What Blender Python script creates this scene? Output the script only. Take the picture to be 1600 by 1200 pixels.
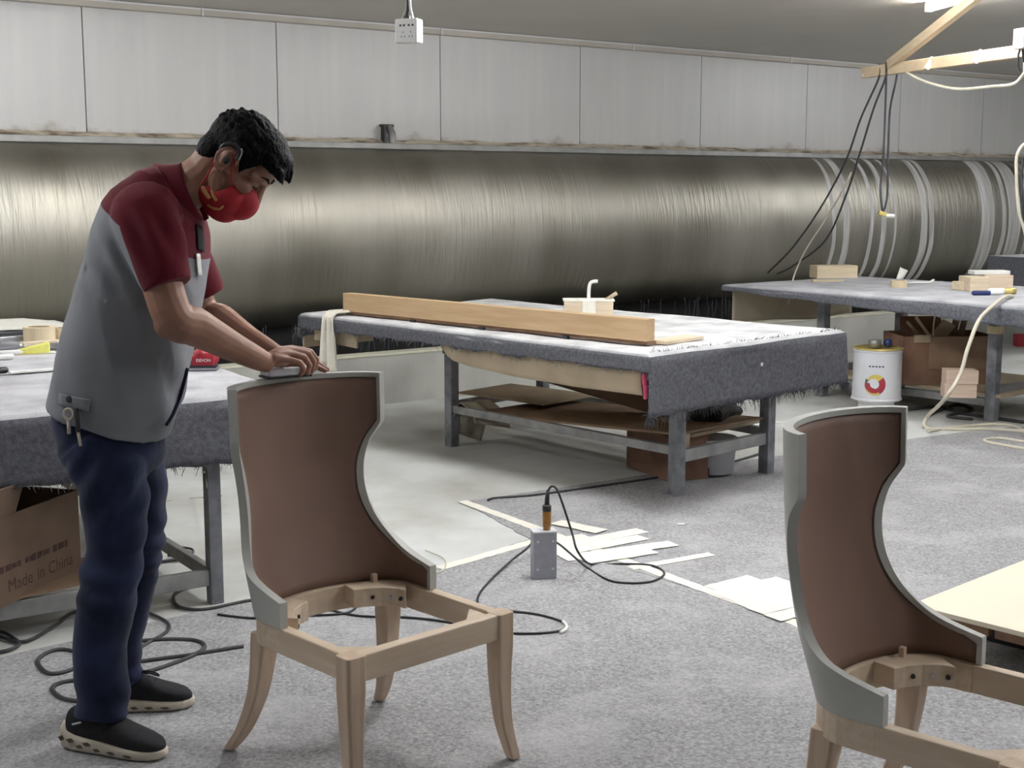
import bpy, bmesh, math, random
from mathutils import Vector, Matrix, noise
from mathutils.bvhtree import BVHTree

random.seed(7)
scene = bpy.context.scene
COL = scene.collection
for _o in list(bpy.data.objects):
    bpy.data.objects.remove(_o)

# ------------------------------------------------------------------ camera
FPX, YH, CAMH = 2100.0, 296.0, 1.5
PITCH = math.atan((600 - YH) / FPX)
cam_data = bpy.data.cameras.new('camera')
cam_data.sensor_fit = 'HORIZONTAL'
cam_data.sensor_width = 36.0
cam_data.lens = FPX / 1600.0 * 36.0
cam_data.clip_end = 200
cam = bpy.data.objects.new('camera', cam_data)
COL.objects.link(cam)
cam.location = (0, 0, CAMH)
cam.rotation_euler = (math.pi / 2 - PITCH, 0, 0)
scene.camera = cam

# ------------------------------------------------------------------ world and exposure
world = bpy.data.worlds.new('world')
scene.world = world
world.use_nodes = True
world.node_tree.nodes['Background'].inputs[0].default_value = (0.9, 0.95, 1.0, 1)
world.node_tree.nodes['Background'].inputs[1].default_value = 0.05
scene.cycles.adaptive_threshold = 0.06
scene.cycles.max_bounces = 6
scene.cycles.diffuse_bounces = 4
scene.cycles.glossy_bounces = 3
scene.view_settings.view_transform = 'Standard'
scene.view_settings.look = 'None'
scene.view_settings.gamma = 1.0
scene.view_settings.use_curve_mapping = False
scene.view_settings.exposure = 1.2
TUBE_STRENGTH = 62.0
TUBES = [  # middle x, y, heading in degrees: rows of ceiling tubes
    (2.80, 8.35, -80), (1.98, 7.45, -80),
    (-1.1, 6.9, -80), (-3.4, 5.9, -80), (4.7, 8.6, -80), (6.0, 11.6, -80), (8.0, 12.2, -80),
    (-2.6, 3.4, -80), (0.40, 5.1, -80), (0.62, 5.14, -80), (3.0, 4.6, -80), (3.1, 2.4, -80),
    (6.6, 5.8, -80),
]

# ------------------------------------------------------------------ helpers
def ray(px, py):
    a = (px - 800) / FPX
    b = (600 - py) / FPX
    c, s = math.cos(PITCH), math.sin(PITCH)
    return Vector((a, c + b * s, -s + b * c))

def G(px, py, z=0.0):
    """point of the horizontal plane at height z"""
    d = ray(px, py)
    t = (z - CAMH) / d.z
    return Vector((0, 0, CAMH)) + d * t

def S(px, py, Y):
    """point of the upright plane at distance Y"""
    d = ray(px, py)
    return Vector((0, 0, CAMH)) + d * (Y / d.y)

def lin(r, g, b):
    f = lambda c: (c / 255 / 12.92) if c / 255 <= 0.04045 else ((c / 255 + 0.055) / 1.055) ** 2.4
    return (f(r), f(g), f(b), 1)

def catmull(pts, n=8, closed=False):
    pts = [Vector(p) for p in pts]
    out = []
    m = len(pts)
    for i in range(m - 1):
        p0 = pts[max(i - 1, 0)]; p1 = pts[i]; p2 = pts[i + 1]; p3 = pts[min(i + 2, m - 1)]
        for k in range(n):
            t = k / n
            out.append(0.5 * ((2 * p1) + (p2 - p0) * t + (2 * p0 - 5 * p1 + 4 * p2 - p3) * t * t + (3 * p1 - p0 - 3 * p2 + p3) * t ** 3))
    out.append(pts[-1])
    return out

def interp(tab, x):
    if x <= tab[0][0]:
        return tab[0][1]
    for (a, va), (b, vb) in zip(tab, tab[1:]):
        if x <= b:
            t = (x - a) / (b - a) if b > a else 0
            return va + (vb - va) * t
    return tab[-1][1]

class MB:
    def __init__(self):
        self.v = []; self.f = []
    def add(self, verts, faces):
        n = len(self.v)
        self.v += [Vector(p) for p in verts]
        self.f += [tuple(i + n for i in q) for q in faces]
        return self
    def box(self, c, s, rot=None):
        c = Vector(c); hx, hy, hz = s[0] / 2, s[1] / 2, s[2] / 2
        vs = []
        for x, y, z in ((-1, -1, -1), (1, -1, -1), (1, 1, -1), (-1, 1, -1), (-1, -1, 1), (1, -1, 1), (1, 1, 1), (-1, 1, 1)):
            p = Vector((x * hx, y * hy, z * hz))
            if rot is not None:
                p = rot @ p
            vs.append(p + c)
        return self.add(vs, [(3, 2, 1, 0), (4, 5, 6, 7), (0, 1, 5, 4), (1, 2, 6, 5), (2, 3, 7, 6), (3, 0, 4, 7)])
    def bar(self, a, b, w, h, up=(0, 0, 1)):
        a = Vector(a); b = Vector(b); d = (b - a); L = d.length; d.normalize()
        u = Vector(up); s = d.cross(u)
        if s.length < 1e-6:
            s = d.cross(Vector((0, 1, 0)))
        s.normalize(); u = s.cross(d)
        m = Matrix((d, s, u)).transposed()
        return self.box((a + b) / 2, (L, w, h), m)
    def tube(self, path, rad, seg=8, caps=True, ratio=1.0, side=None):
        """round tube; rad number or list; ratio flattens along 'side' normal"""
        path = [Vector(p) for p in path]
        n = len(path)
        if not hasattr(rad, '__len__'):
            rad = [rad] * n
        t0 = (path[1] - path[0]).normalized()
        ref = Vector(side) if side is not None else (Vector((0, 0, 1)) if abs(t0.z) < 0.9 else Vector((1, 0, 0)))
        nrm = (ref - t0 * ref.dot(t0)).normalized()
        rings = []
        pt = t0
        vs = []
        for i, p in enumerate(path):
            if i == 0: t = t0
            elif i == n - 1: t = (path[i] - path[i - 1]).normalized()
            else: t = (path[i + 1] - path[i - 1]).normalized()
            ax = pt.cross(t)
            if ax.length > 1e-7:
                nrm = Matrix.Rotation(pt.angle(t), 3, ax.normalized()) @ nrm
            nrm = (nrm - t * nrm.dot(t)).normalized()
            bn = t.cross(nrm)
            for k in range(seg):
                a = 2 * math.pi * k / seg
                vs.append(p + nrm * (math.cos(a) * rad[i] * ratio) + bn * (math.sin(a) * rad[i]))
            pt = t
        fs = []
        for i in range(n - 1):
            for k in range(seg):
                a = i * seg + k; b = i * seg + (k + 1) % seg
                fs.append((a, b, b + seg, a + seg))
        if caps:
            fs.append(tuple(range(seg - 1, -1, -1)))
            fs.append(tuple((n - 1) * seg + k for k in range(seg)))
        return self.add(vs, fs)
    def capsule(self, path, rad, seg=12, ratio=1.0, side=None):
        """tube with round ends"""
        path = [Vector(p) for p in path]; n = len(path)
        if not hasattr(rad, '__len__'):
            rad = [rad] * n
        rad = list(rad)
        d0 = (path[0] - path[1]).normalized(); d1 = (path[-1] - path[-2]).normalized()
        pre, prer, post, postr = [], [], [], []
        for k in range(4):
            a = math.pi / 2 * (1 - k / 4) * 0.96
            pre.append(path[0] + d0 * rad[0] * math.sin(a)); prer.append(rad[0] * math.cos(a))
        for k in range(1, 5):
            a = math.pi / 2 * k / 4 * 0.96
            post.append(path[-1] + d1 * rad[-1] * math.sin(a)); postr.append(rad[-1] * math.cos(a))
        return self.tube(pre + path + post, prer + rad + postr, seg, True, ratio, side)
    def ellipsoid(self, c, r, rot=None, nu=20, nv=12):
        c = Vector(c); vs = []; fs = []
        for j in range(1, nv):
            th = math.pi * j / nv
            for i in range(nu):
                ph = 2 * math.pi * i / nu
                p = Vector((r[0] * math.sin(th) * math.cos(ph), r[1] * math.sin(th) * math.sin(ph), r[2] * math.cos(th)))
                vs.append(c + (rot @ p if rot is not None else p))
        top = len(vs); p = Vector((0, 0, r[2])); vs.append(c + (rot @ p if rot is not None else p))
        bot = len(vs); p = Vector((0, 0, -r[2])); vs.append(c + (rot @ p if rot is not None else p))
        for j in range(nv - 2):
            for i in range(nu):
                a = j * nu + i; b = j * nu + (i + 1) % nu
                fs.append((a, a + nu, b + nu, b))
        for i in range(nu):
            fs.append((top, i, (i + 1) % nu))
            fs.append((bot, (nv - 2) * nu + (i + 1) % nu, (nv - 2) * nu + i))
        return self.add(vs, fs)
    def loft(self, rings, caps=True):
        n = len(rings[0]); vs = [p for r in rings for p in r]; fs = []
        for i in range(len(rings) - 1):
            for k in range(n):
                a = i * n + k; b = i * n + (k + 1) % n
                fs.append((a, b, b + n, a + n))
        if caps:
            fs.append(tuple(range(n - 1, -1, -1)))
            fs.append(tuple((len(rings) - 1) * n + k for k in range(n)))
        return self.add(vs, fs)
    def lathe(self, prof, seg=32, c=(0, 0, 0), caps=True):
        rings = [[Vector((c[0] + r * math.cos(2 * math.pi * k / seg), c[1] + r * math.sin(2 * math.pi * k / seg), c[2] + z)) for k in range(seg)] for r, z in prof]
        return self.loft(rings, caps)
    def prism(self, poly, z0, z1):
        n = len(poly)
        vs = [Vector((p[0], p[1], z0)) for p in poly] + [Vector((p[0], p[1], z1)) for p in poly]
        fs = [tuple(range(n - 1, -1, -1)), tuple(range(n, 2 * n))]
        for k in range(n):
            fs.append((k, (k + 1) % n, (k + 1) % n + n, k + n))
        return self.add(vs, fs)
    def sheet(self, fn, nu, nv, thick=0.0):
        """fn(i,j)->point for the upper side; thick > 0 closes it to a slab along -normal estimate (z)"""
        P = [[Vector(fn(i / nu, j / nv)) for i in range(nu + 1)] for j in range(nv + 1)]
        vs = [p for row in P for p in row]
        w = nu + 1
        fs = [(j * w + i, j * w + i + 1, (j + 1) * w + i + 1, (j + 1) * w + i) for j in range(nv) for i in range(nu)]
        return self.add(vs, fs)
    def mesh(self, name):
        me = bpy.data.meshes.new(name)
        me.from_pydata([tuple(p) for p in self.v], [], self.f)
        me.update()
        return me
    def build(self, name, mat, parent=None, smooth=False, bevel=0.0, solid=0.0, fix=False, loc=None, rotz=0.0, subsurf=0):
        me = self.mesh(name)
        bm = bmesh.new(); bm.from_mesh(me)
        bmesh.ops.recalc_face_normals(bm, faces=bm.faces)
        bm.to_mesh(me); bm.free()
        return link(name, me, mat, parent, smooth, bevel, solid, loc, rotz, subsurf)

def link(name, me, mat, parent=None, smooth=False, bevel=0.0, solid=0.0, loc=None, rotz=0.0, subsurf=0):
    o = bpy.data.objects.new(name, me)
    COL.objects.link(o)
    for m in (mat if isinstance(mat, (list, tuple)) else [mat]):
        me.materials.append(m)
    if smooth:
        for p in me.polygons:
            p.use_smooth = True
    if parent is not None:
        o.parent = parent
    if loc is not None:
        o.location = loc
    o.rotation_euler.z = rotz
    if solid:
        md = o.modifiers.new('thick', 'SOLIDIFY'); md.thickness = solid; md.offset = 0
    if bevel:
        md = o.modifiers.new('bevel', 'BEVEL'); md.width = bevel; md.segments = 2; md.limit_method = 'ANGLE'
    if subsurf:
        md = o.modifiers.new('sub', 'SUBSURF'); md.levels = subsurf; md.render_levels = subsurf
    return o

def tag(o, label=None, cat=None, group=None, kind=None):
    if label: o['label'] = label
    if cat: o['category'] = cat
    if group: o['group'] = group
    if kind: o['kind'] = kind
    return o

def thing(name, label, cat, loc=(0, 0, 0), rotz=0.0, group=None):
    o = bpy.data.objects.new(name, None)
    COL.objects.link(o)
    o.empty_display_size = 0.05
    o.location = loc
    o.rotation_euler.z = rotz
    return tag(o, label, cat, group)

def copy_tree(o, parent=None):
    c = o.copy(); COL.objects.link(c); c.parent = parent
    for ch in list(o.children):
        copy_tree(ch, c)
    return c

def fuse(name, mb, voxel, smooth_it=3, factor=0.5):
    """union of all shapes of mb as one continuous skin"""
    me = mb.mesh(name + '_raw')
    bm = bmesh.new(); bm.from_mesh(me)
    bmesh.ops.recalc_face_normals(bm, faces=bm.faces); bm.to_mesh(me); bm.free()
    t = bpy.data.objects.new(name + '_raw', me); COL.objects.link(t)
    md = t.modifiers.new('r', 'REMESH'); md.mode = 'VOXEL'; md.voxel_size = voxel
    if smooth_it:
        sm = t.modifiers.new('s', 'SMOOTH'); sm.factor = factor; sm.iterations = smooth_it
    dg = bpy.context.evaluated_depsgraph_get(); dg.update()
    out = bpy.data.meshes.new_from_object(t.evaluated_get(dg))
    out.name = name
    bpy.data.objects.remove(t); bpy.data.meshes.remove(me)
    return out

def text_mesh(body, size, extrude=0.0):
    cu = bpy.data.curves.new('txt', 'FONT'); cu.body = body; cu.size = size; cu.extrude = extrude
    cu.align_x = 'CENTER'; cu.align_y = 'CENTER'
    t = bpy.data.objects.new('txt', cu); COL.objects.link(t)
    dg = bpy.context.evaluated_depsgraph_get(); dg.update()
    me = bpy.data.meshes.new_from_object(t.evaluated_get(dg))
    bpy.data.objects.remove(t); bpy.data.curves.remove(cu)
    return me

# ------------------------------------------------------------------ materials
def mat(name, col, rough=0.6, metal=0.0, var=0.0, vscale=6.0, bump=0.0, bscale=80.0, col2=None, stretch=(1, 1, 1), spec=0.5, detail=6.0, sheen=0.0, ramp=(0.35, 0.65)):
    m = bpy.data.materials.new(name); m.use_nodes = True
    nt = m.node_tree; b = nt.nodes['Principled BSDF']
    b.inputs['Roughness'].default_value = rough
    b.inputs['Metallic'].default_value = metal
    b.inputs['Specular IOR Level'].default_value = spec
    if sheen:
        b.inputs['Sheen Weight'].default_value = sheen
    b.inputs['Base Color'].default_value = col
    tc = nt.nodes.new('ShaderNodeTexCoord')
    mp = nt.nodes.new('ShaderNodeMapping'); mp.inputs['Scale'].default_value = stretch
    nt.links.new(tc.outputs['Object'], mp.inputs[0])
    if var or col2:
        nz = nt.nodes.new('ShaderNodeTexNoise'); nz.inputs['Scale'].default_value = vscale; nz.inputs['Detail'].default_value = detail
        nt.links.new(mp.outputs[0], nz.inputs['Vector'])
        rp = nt.nodes.new('ShaderNodeValToRGB')
        rp.color_ramp.elements[0].position = ramp[0]; rp.color_ramp.elements[1].position = ramp[1]
        if col2 is None:
            rp.color_ramp.elements[0].color = tuple(c * (1 - var) for c in col[:3]) + (1,)
            rp.color_ramp.elements[1].color = tuple(min(1, c * (1 + var)) for c in col[:3]) + (1,)
        else:
            rp.color_ramp.elements[0].color = col; rp.color_ramp.elements[1].color = col2
        nt.links.new(nz.outputs['Fac'], rp.inputs[0])
        nt.links.new(rp.outputs[0], b.inputs['Base Color'])
    if bump:
        n2 = nt.nodes.new('ShaderNodeTexNoise'); n2.inputs['Scale'].default_value = bscale; n2.inputs['Detail'].default_value = 4
        nt.links.new(mp.outputs[0], n2.inputs['Vector'])
        bp = nt.nodes.new('ShaderNodeBump'); bp.inputs['Strength'].default_value = bump; bp.inputs['Distance'].default_value = 0.01
        nt.links.new(n2.outputs['Fac'], bp.inputs['Height'])
        nt.links.new(bp.outputs[0], b.inputs['Normal'])
    return m

def nodes_of(m):
    return m.node_tree.nodes, m.node_tree.links, m.node_tree.nodes['Principled BSDF']

def wood(name, c1, c2, rough=0.55, scale=9.0, axis='x'):
    st = {'x': (0.35, 5, 5), 'y': (5, 0.35, 5), 'z': (5, 5, 0.35)}[axis]
    return mat(name, c1, rough, 0, 0, scale, 0.06, 60, c2, st, 0.35, 8, ramp=(0.3, 0.7))

M = {}
M['beech_x'] = wood('pale_beech_x', lin(205, 184, 160), lin(222, 205, 183), axis='x')
M['beech_y'] = wood('pale_beech_y', lin(205, 184, 160), lin(222, 205, 183), axis='y')
M['beech_z'] = wood('pale_beech_z', lin(196, 171, 147), lin(214, 193, 171), axis='z')
M['plank'] = wood('plank_wood', lin(192, 158, 116), lin(206, 174, 134), axis='x')
M['pine'] = wood('pine_block', lin(206, 188, 160), lin(224, 210, 186), axis='x')
M['primer'] = mat('grey_primer', lin(182, 183, 178), 0.5, 0, 0.07, 5, 0.03, 120)
M['mdf'] = mat('brown_board', lin(130, 103, 89), 0.6, 0, 0.10, 3.5, 0.02, 90, stretch=(1, 1, .5))
M['steel_leg'] = mat('dusty_steel', lin(128, 130, 136), 0.5, 0.25, 0.3, 14, 0.08, 60)
M['rail_dusty'] = mat('dusty_rail', lin(150, 150, 150), 0.6, 0.15, 0.2, 10, 0.05, 60)
M['cardboard'] = mat('cardboard', lin(140, 116, 94), 0.85, 0, 0.1, 8, 0.05, 60)
M['cardboard_dark'] = mat('cardboard_dark', lin(136, 104, 86), 0.85, 0, 0.18, 7, 0.05, 60)
M['cardboard_pale'] = mat('cardboard_pale', lin(184, 168, 144), 0.85, 0, 0.08, 6, 0.05, 40)
M['carton_brown_shaded'] = mat('carton_brown_shaded', lin(106, 86, 70), 0.85, 0, 0.1, 8, 0.05, 60)  # cardboard brown darkened to carry the shade under the left table
M['print'] = mat('brown_print', lin(70, 48, 42), 0.9)
M['print_dark'] = mat('dark_print', lin(70, 72, 84), 0.8)
M['black_rubber'] = mat('black_rubber', lin(34, 34, 38), 0.5)
M['dusty_cable'] = mat('dusty_black_cable', lin(58, 58, 62), 0.6, 0, 0.3, 20)
M['beige_cable'] = mat('beige_cable', lin(210, 204, 186), 0.55)
M['white_plastic'] = mat('white_plastic', lin(226, 226, 224), 0.4)
M['dark_plastic'] = mat('dark_plastic', lin(40, 42, 48), 0.4)
M['tape_paper'] = mat('masking_tape', lin(236, 233, 222), 0.7, 0, 0.04, 20, 0.05, 60)
M['tape_yellow'] = mat('masking_tape_roll', lin(214, 198, 166), 0.7, 0, 0.05, 20)
M['white_cloth'] = mat('white_cloth', lin(222, 218, 206), 0.9, 0, 0.06, 10, 0.2, 200, sheen=0.2)
M['paper'] = mat('white_paper', lin(232, 232, 228), 0.7)
M['alu'] = mat('aluminium', lin(170, 172, 178), 0.35, 0.8)
M['chrome'] = mat('chrome', lin(190, 190, 195), 0.2, 1.0)
M['yellow'] = mat('yellow_foam', lin(226, 224, 120), 0.7, 0, 0.1, 20)
M['blue'] = mat('blue_plastic', lin(40, 54, 110), 0.4)
M['red_tool'] = mat('red_plastic', lin(150, 30, 44), 0.4, 0, 0.08, 15)
M['amber'] = mat('amber_plastic', lin(150, 104, 44), 0.35, 0, 0.2, 40)
M['gold'] = mat('gold_lid', lin(214, 196, 120), 0.35, 0.55, 0.1, 20)
M['can_white'] = mat('can_white', lin(214, 216, 222), 0.4, 0, 0.03, 6)
M['logo_red'] = mat('logo_red', lin(160, 48, 64), 0.5)
M['logo_gold'] = mat('logo_gold', lin(204, 184, 96), 0.5)
M['logo_grey'] = mat('logo_grey', lin(90, 90, 96), 0.5)
M['graystone'] = mat('grey_plastic_box', lin(150, 152, 160), 0.5, 0, 0.08, 30)
M['plywood_top'] = mat('cream_board', lin(232, 222, 200), 0.5, 0, 0.02, 3)
M['plywood_edge'] = mat('brown_board_edge', lin(120, 90, 66), 0.7, 0, 0.15, 20)
M['black_fur'] = mat('black_bundle', lin(36, 34, 34), 0.8, 0, 0.4, 30, 0.5, 40)
M['grey_metal'] = mat('grey_metal', lin(140, 140, 138), 0.45, 0.5, 0.12, 10)
M['pink'] = mat('pink_foam', lin(190, 70, 100), 0.8, 0, 0.3, 60)
M['thread'] = mat('grey_thread', lin(120, 120, 126), 0.9)
M['dark_thread'] = mat('dark_thread', lin(60, 60, 66), 0.9)

def felt_material(name, body, dust, amount):
    """matted felt; settled dust whitens what faces up"""
    m = mat(name, body, 0.95, 0, 0.22, 60, 0.5, 220, spec=0.1)
    N, L, B = nodes_of(m)
    src = B.inputs['Base Color'].links[0].from_socket
    ge = N.new('ShaderNodeNewGeometry'); sp = N.new('ShaderNodeSeparateXYZ')
    L.new(ge.outputs['True Normal'], sp.inputs[0])
    rp = N.new('ShaderNodeMapRange'); rp.inputs['From Min'].default_value = 0.45; rp.inputs['From Max'].default_value = 0.98
    L.new(sp.outputs['Z'], rp.inputs['Value'])
    tc = N.new('ShaderNodeTexCoord'); nz = N.new('ShaderNodeTexNoise'); nz.inputs['Scale'].default_value = 5; nz.inputs['Detail'].default_value = 8
    L.new(tc.outputs['Object'], nz.inputs['Vector'])
    r2 = N.new('ShaderNodeMapRange'); r2.inputs['From Min'].default_value = 0.3; r2.inputs['From Max'].default_value = 0.6
    r2.inputs['To Min'].default_value = amount * 0.55; r2.inputs['To Max'].default_value = amount
    L.new(nz.outputs['Fac'], r2.inputs['Value'])
    mu = N.new('ShaderNodeMath'); mu.operation = 'MULTIPLY'
    L.new(rp.outputs[0], mu.inputs[0]); L.new(r2.outputs[0], mu.inputs[1])
    mx = N.new('ShaderNodeMixRGB'); mx.inputs['Color2'].default_value = dust
    L.new(mu.outputs[0], mx.inputs['Fac']); L.new(src, mx.inputs['Color1'])
    L.new(mx.outputs[0], B.inputs['Base Color'])
    return m
M['felt_mid'] = felt_material('felt_dusty', lin(98, 99, 105), lin(230, 231, 232), 0.95)
M['felt_right'] = felt_material('felt_clean', lin(108, 110, 117), lin(208, 209, 214), 0.85)
M['felt_left'] = felt_material('felt_grey', lin(102, 103, 109), lin(210, 210, 214), 0.85)

def carpet_material():
    m = mat('grey_needle_felt', lin(150, 150, 153), 0.95, spec=0.1)
    N, L, B = nodes_of(m)
    tc = N.new('ShaderNodeTexCoord')
    n1 = N.new('ShaderNodeTexNoise'); n1.inputs['Scale'].default_value = 95; n1.inputs['Detail'].default_value = 5; n1.inputs['Roughness'].default_value = 0.75
    n2 = N.new('ShaderNodeTexNoise'); n2.inputs['Scale'].default_value = 2.2; n2.inputs['Detail'].default_value = 8; n2.inputs['Roughness'].default_value = 0.65
    L.new(tc.outputs['Object'], n1.inputs['Vector']); L.new(tc.outputs['Object'], n2.inputs['Vector'])
    r1 = N.new('ShaderNodeValToRGB')
    r1.color_ramp.elements[0].position = 0.32; r1.color_ramp.elements[0].color = lin(110, 110, 112)
    r1.color_ramp.elements[1].position = 0.66; r1.color_ramp.elements[1].color = lin(184, 184, 186)
    L.new(n1.outputs['Fac'], r1.inputs[0])
    r2 = N.new('ShaderNodeMapRange'); r2.inputs['From Min'].default_value = 0.48; r2.inputs['From Max'].default_value = 0.72; r2.inputs['To Max'].default_value = 0.6
    L.new(n2.outputs['Fac'], r2.inputs['Value'])
    mx = N.new('ShaderNodeMixRGB'); mx.inputs['Color2'].default_value = lin(196, 196, 198)
    L.new(r2.outputs[0], mx.inputs['Fac']); L.new(r1.outputs[0], mx.inputs['Color1'])
    L.new(mx.outputs[0], B.inputs['Base Color'])
    bp = N.new('ShaderNodeBump'); bp.inputs['Strength'].default_value = 0.5; bp.inputs['Distance'].default_value = 0.006
    L.new(n1.outputs['Fac'], bp.inputs['Height']); L.new(bp.outputs[0], B.inputs['Normal'])
    return m
M['carpet'] = carpet_material()

def floor_material():
    m = mat('dusty_concrete', lin(200, 202, 200), 0.55, spec=0.3)
    N, L, B = nodes_of(m)
    tc = N.new('ShaderNodeTexCoord')
    n2 = N.new('ShaderNodeTexNoise'); n2.inputs['Scale'].default_value = 1.3; n2.inputs['Detail'].default_value = 10; n2.inputs['Roughness'].default_value = 0.6
    L.new(tc.outputs['Object'], n2.inputs['Vector'])
    r = N.new('ShaderNodeValToRGB')
    r.color_ramp.elements[0].position = 0.3; r.color_ramp.elements[0].color = lin(176, 176, 170)
    r.color_ramp.elements[1].position = 0.62; r.color_ramp.elements[1].color = lin(212, 215, 214)
    L.new(n2.outputs['Fac'], r.inputs[0]); L.new(r.outputs[0], B.inputs['Base Color'])
    bp = N.new('ShaderNodeBump'); bp.inputs['Strength'].default_value = 0.1; bp.inputs['Distance'].default_value = 0.01
    L.new(n2.outputs['Fac'], bp.inputs['Height']); L.new(bp.outputs[0], B.inputs['Normal'])
    return m
M['floor'] = floor_material()
M['ceiling'] = mat('ceiling_paint', lin(196, 192, 184), 0.45, 0, 0.03, 2)
M['kerb'] = mat('basin_concrete', lin(186, 186, 180), 0.8, 0, 0.12, 3, 0.15, 30, stretch=(1, 1, .5))
M['kerb_top'] = mat('basin_rim', lin(214, 212, 194), 0.7, 0, 0.05, 8)
M['void'] = mat('near_black', lin(24, 22, 22), 0.5, 0, 0.3, 8)  # near-black backing behind and below the steel sheet
M['wall_white'] = mat('white_panel', lin(204, 205, 206), 0.5, 0, 0.02, 2)
M['trim'] = mat('trim_grey', lin(176, 170, 160), 0.5, 0.1, 0.06, 4)

def panel_material():
    """off-white sandwich panel, faint upright streaks, rusty stains along the foot"""
    m = mat('booth_panel', lin(194, 194, 192), 0.38, spec=0.5)
    N, L, B = nodes_of(m)
    tc = N.new('ShaderNodeTexCoord'); mp = N.new('ShaderNodeMapping'); mp.inputs['Scale'].default_value = (6, 6, 0.5)
    L.new(tc.outputs['Object'], mp.inputs[0])
    n1 = N.new('ShaderNodeTexNoise'); n1.inputs['Scale'].default_value = 2; n1.inputs['Detail'].default_value = 6
    L.new(mp.outputs[0], n1.inputs['Vector'])
    r1 = N.new('ShaderNodeValToRGB')
    r1.color_ramp.elements[0].position = 0.35; r1.color_ramp.elements[0].color = lin(190, 190, 189)
    r1.color_ramp.elements[1].position = 0.7; r1.color_ramp.elements[1].color = lin(197, 196, 193)
    L.new(n1.outputs['Fac'], r1.inputs[0])
    sx = N.new('ShaderNodeSeparateXYZ'); L.new(tc.outputs['Object'], sx.inputs[0])
    n2 = N.new('ShaderNodeTexNoise'); n2.inputs['Scale'].default_value = 3.5; n2.inputs['Detail'].default_value = 9; n2.inputs['Roughness'].default_value = 0.7
    L.new(tc.outputs['Object'], n2.inputs['Vector'])
    ma = N.new('ShaderNodeMath'); ma.operation = 'MULTIPLY_ADD'; ma.inputs[1].default_value = -0.30; ma.inputs[2].default_value = 0.205
    L.new(n2.outputs['Fac'], ma.inputs[0])
    ad = N.new('ShaderNodeMath'); ad.operation = 'ADD'
    L.new(sx.outputs['Z'], ad.inputs[0]); L.new(ma.outputs[0], ad.inputs[1])
    r2 = N.new('ShaderNodeMapRange'); r2.inputs['From Min'].default_value = 0.03; r2.inputs['From Max'].default_value = 0.10
    r2.inputs['To Min'].default_value = 0.8; r2.inputs['To Max'].default_value = 0
    L.new(ad.outputs[0], r2.inputs['Value'])
    mx = N.new('ShaderNodeMixRGB'); mx.inputs['Color2'].default_value = lin(140, 126, 108)
    L.new(r2.outputs[0], mx.inputs['Fac']); L.new(r1.outputs[0], mx.inputs['Color1'])
    L.new(mx.outputs[0], B.inputs['Base Color'])
    return m
M['panel'] = panel_material()

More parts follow.
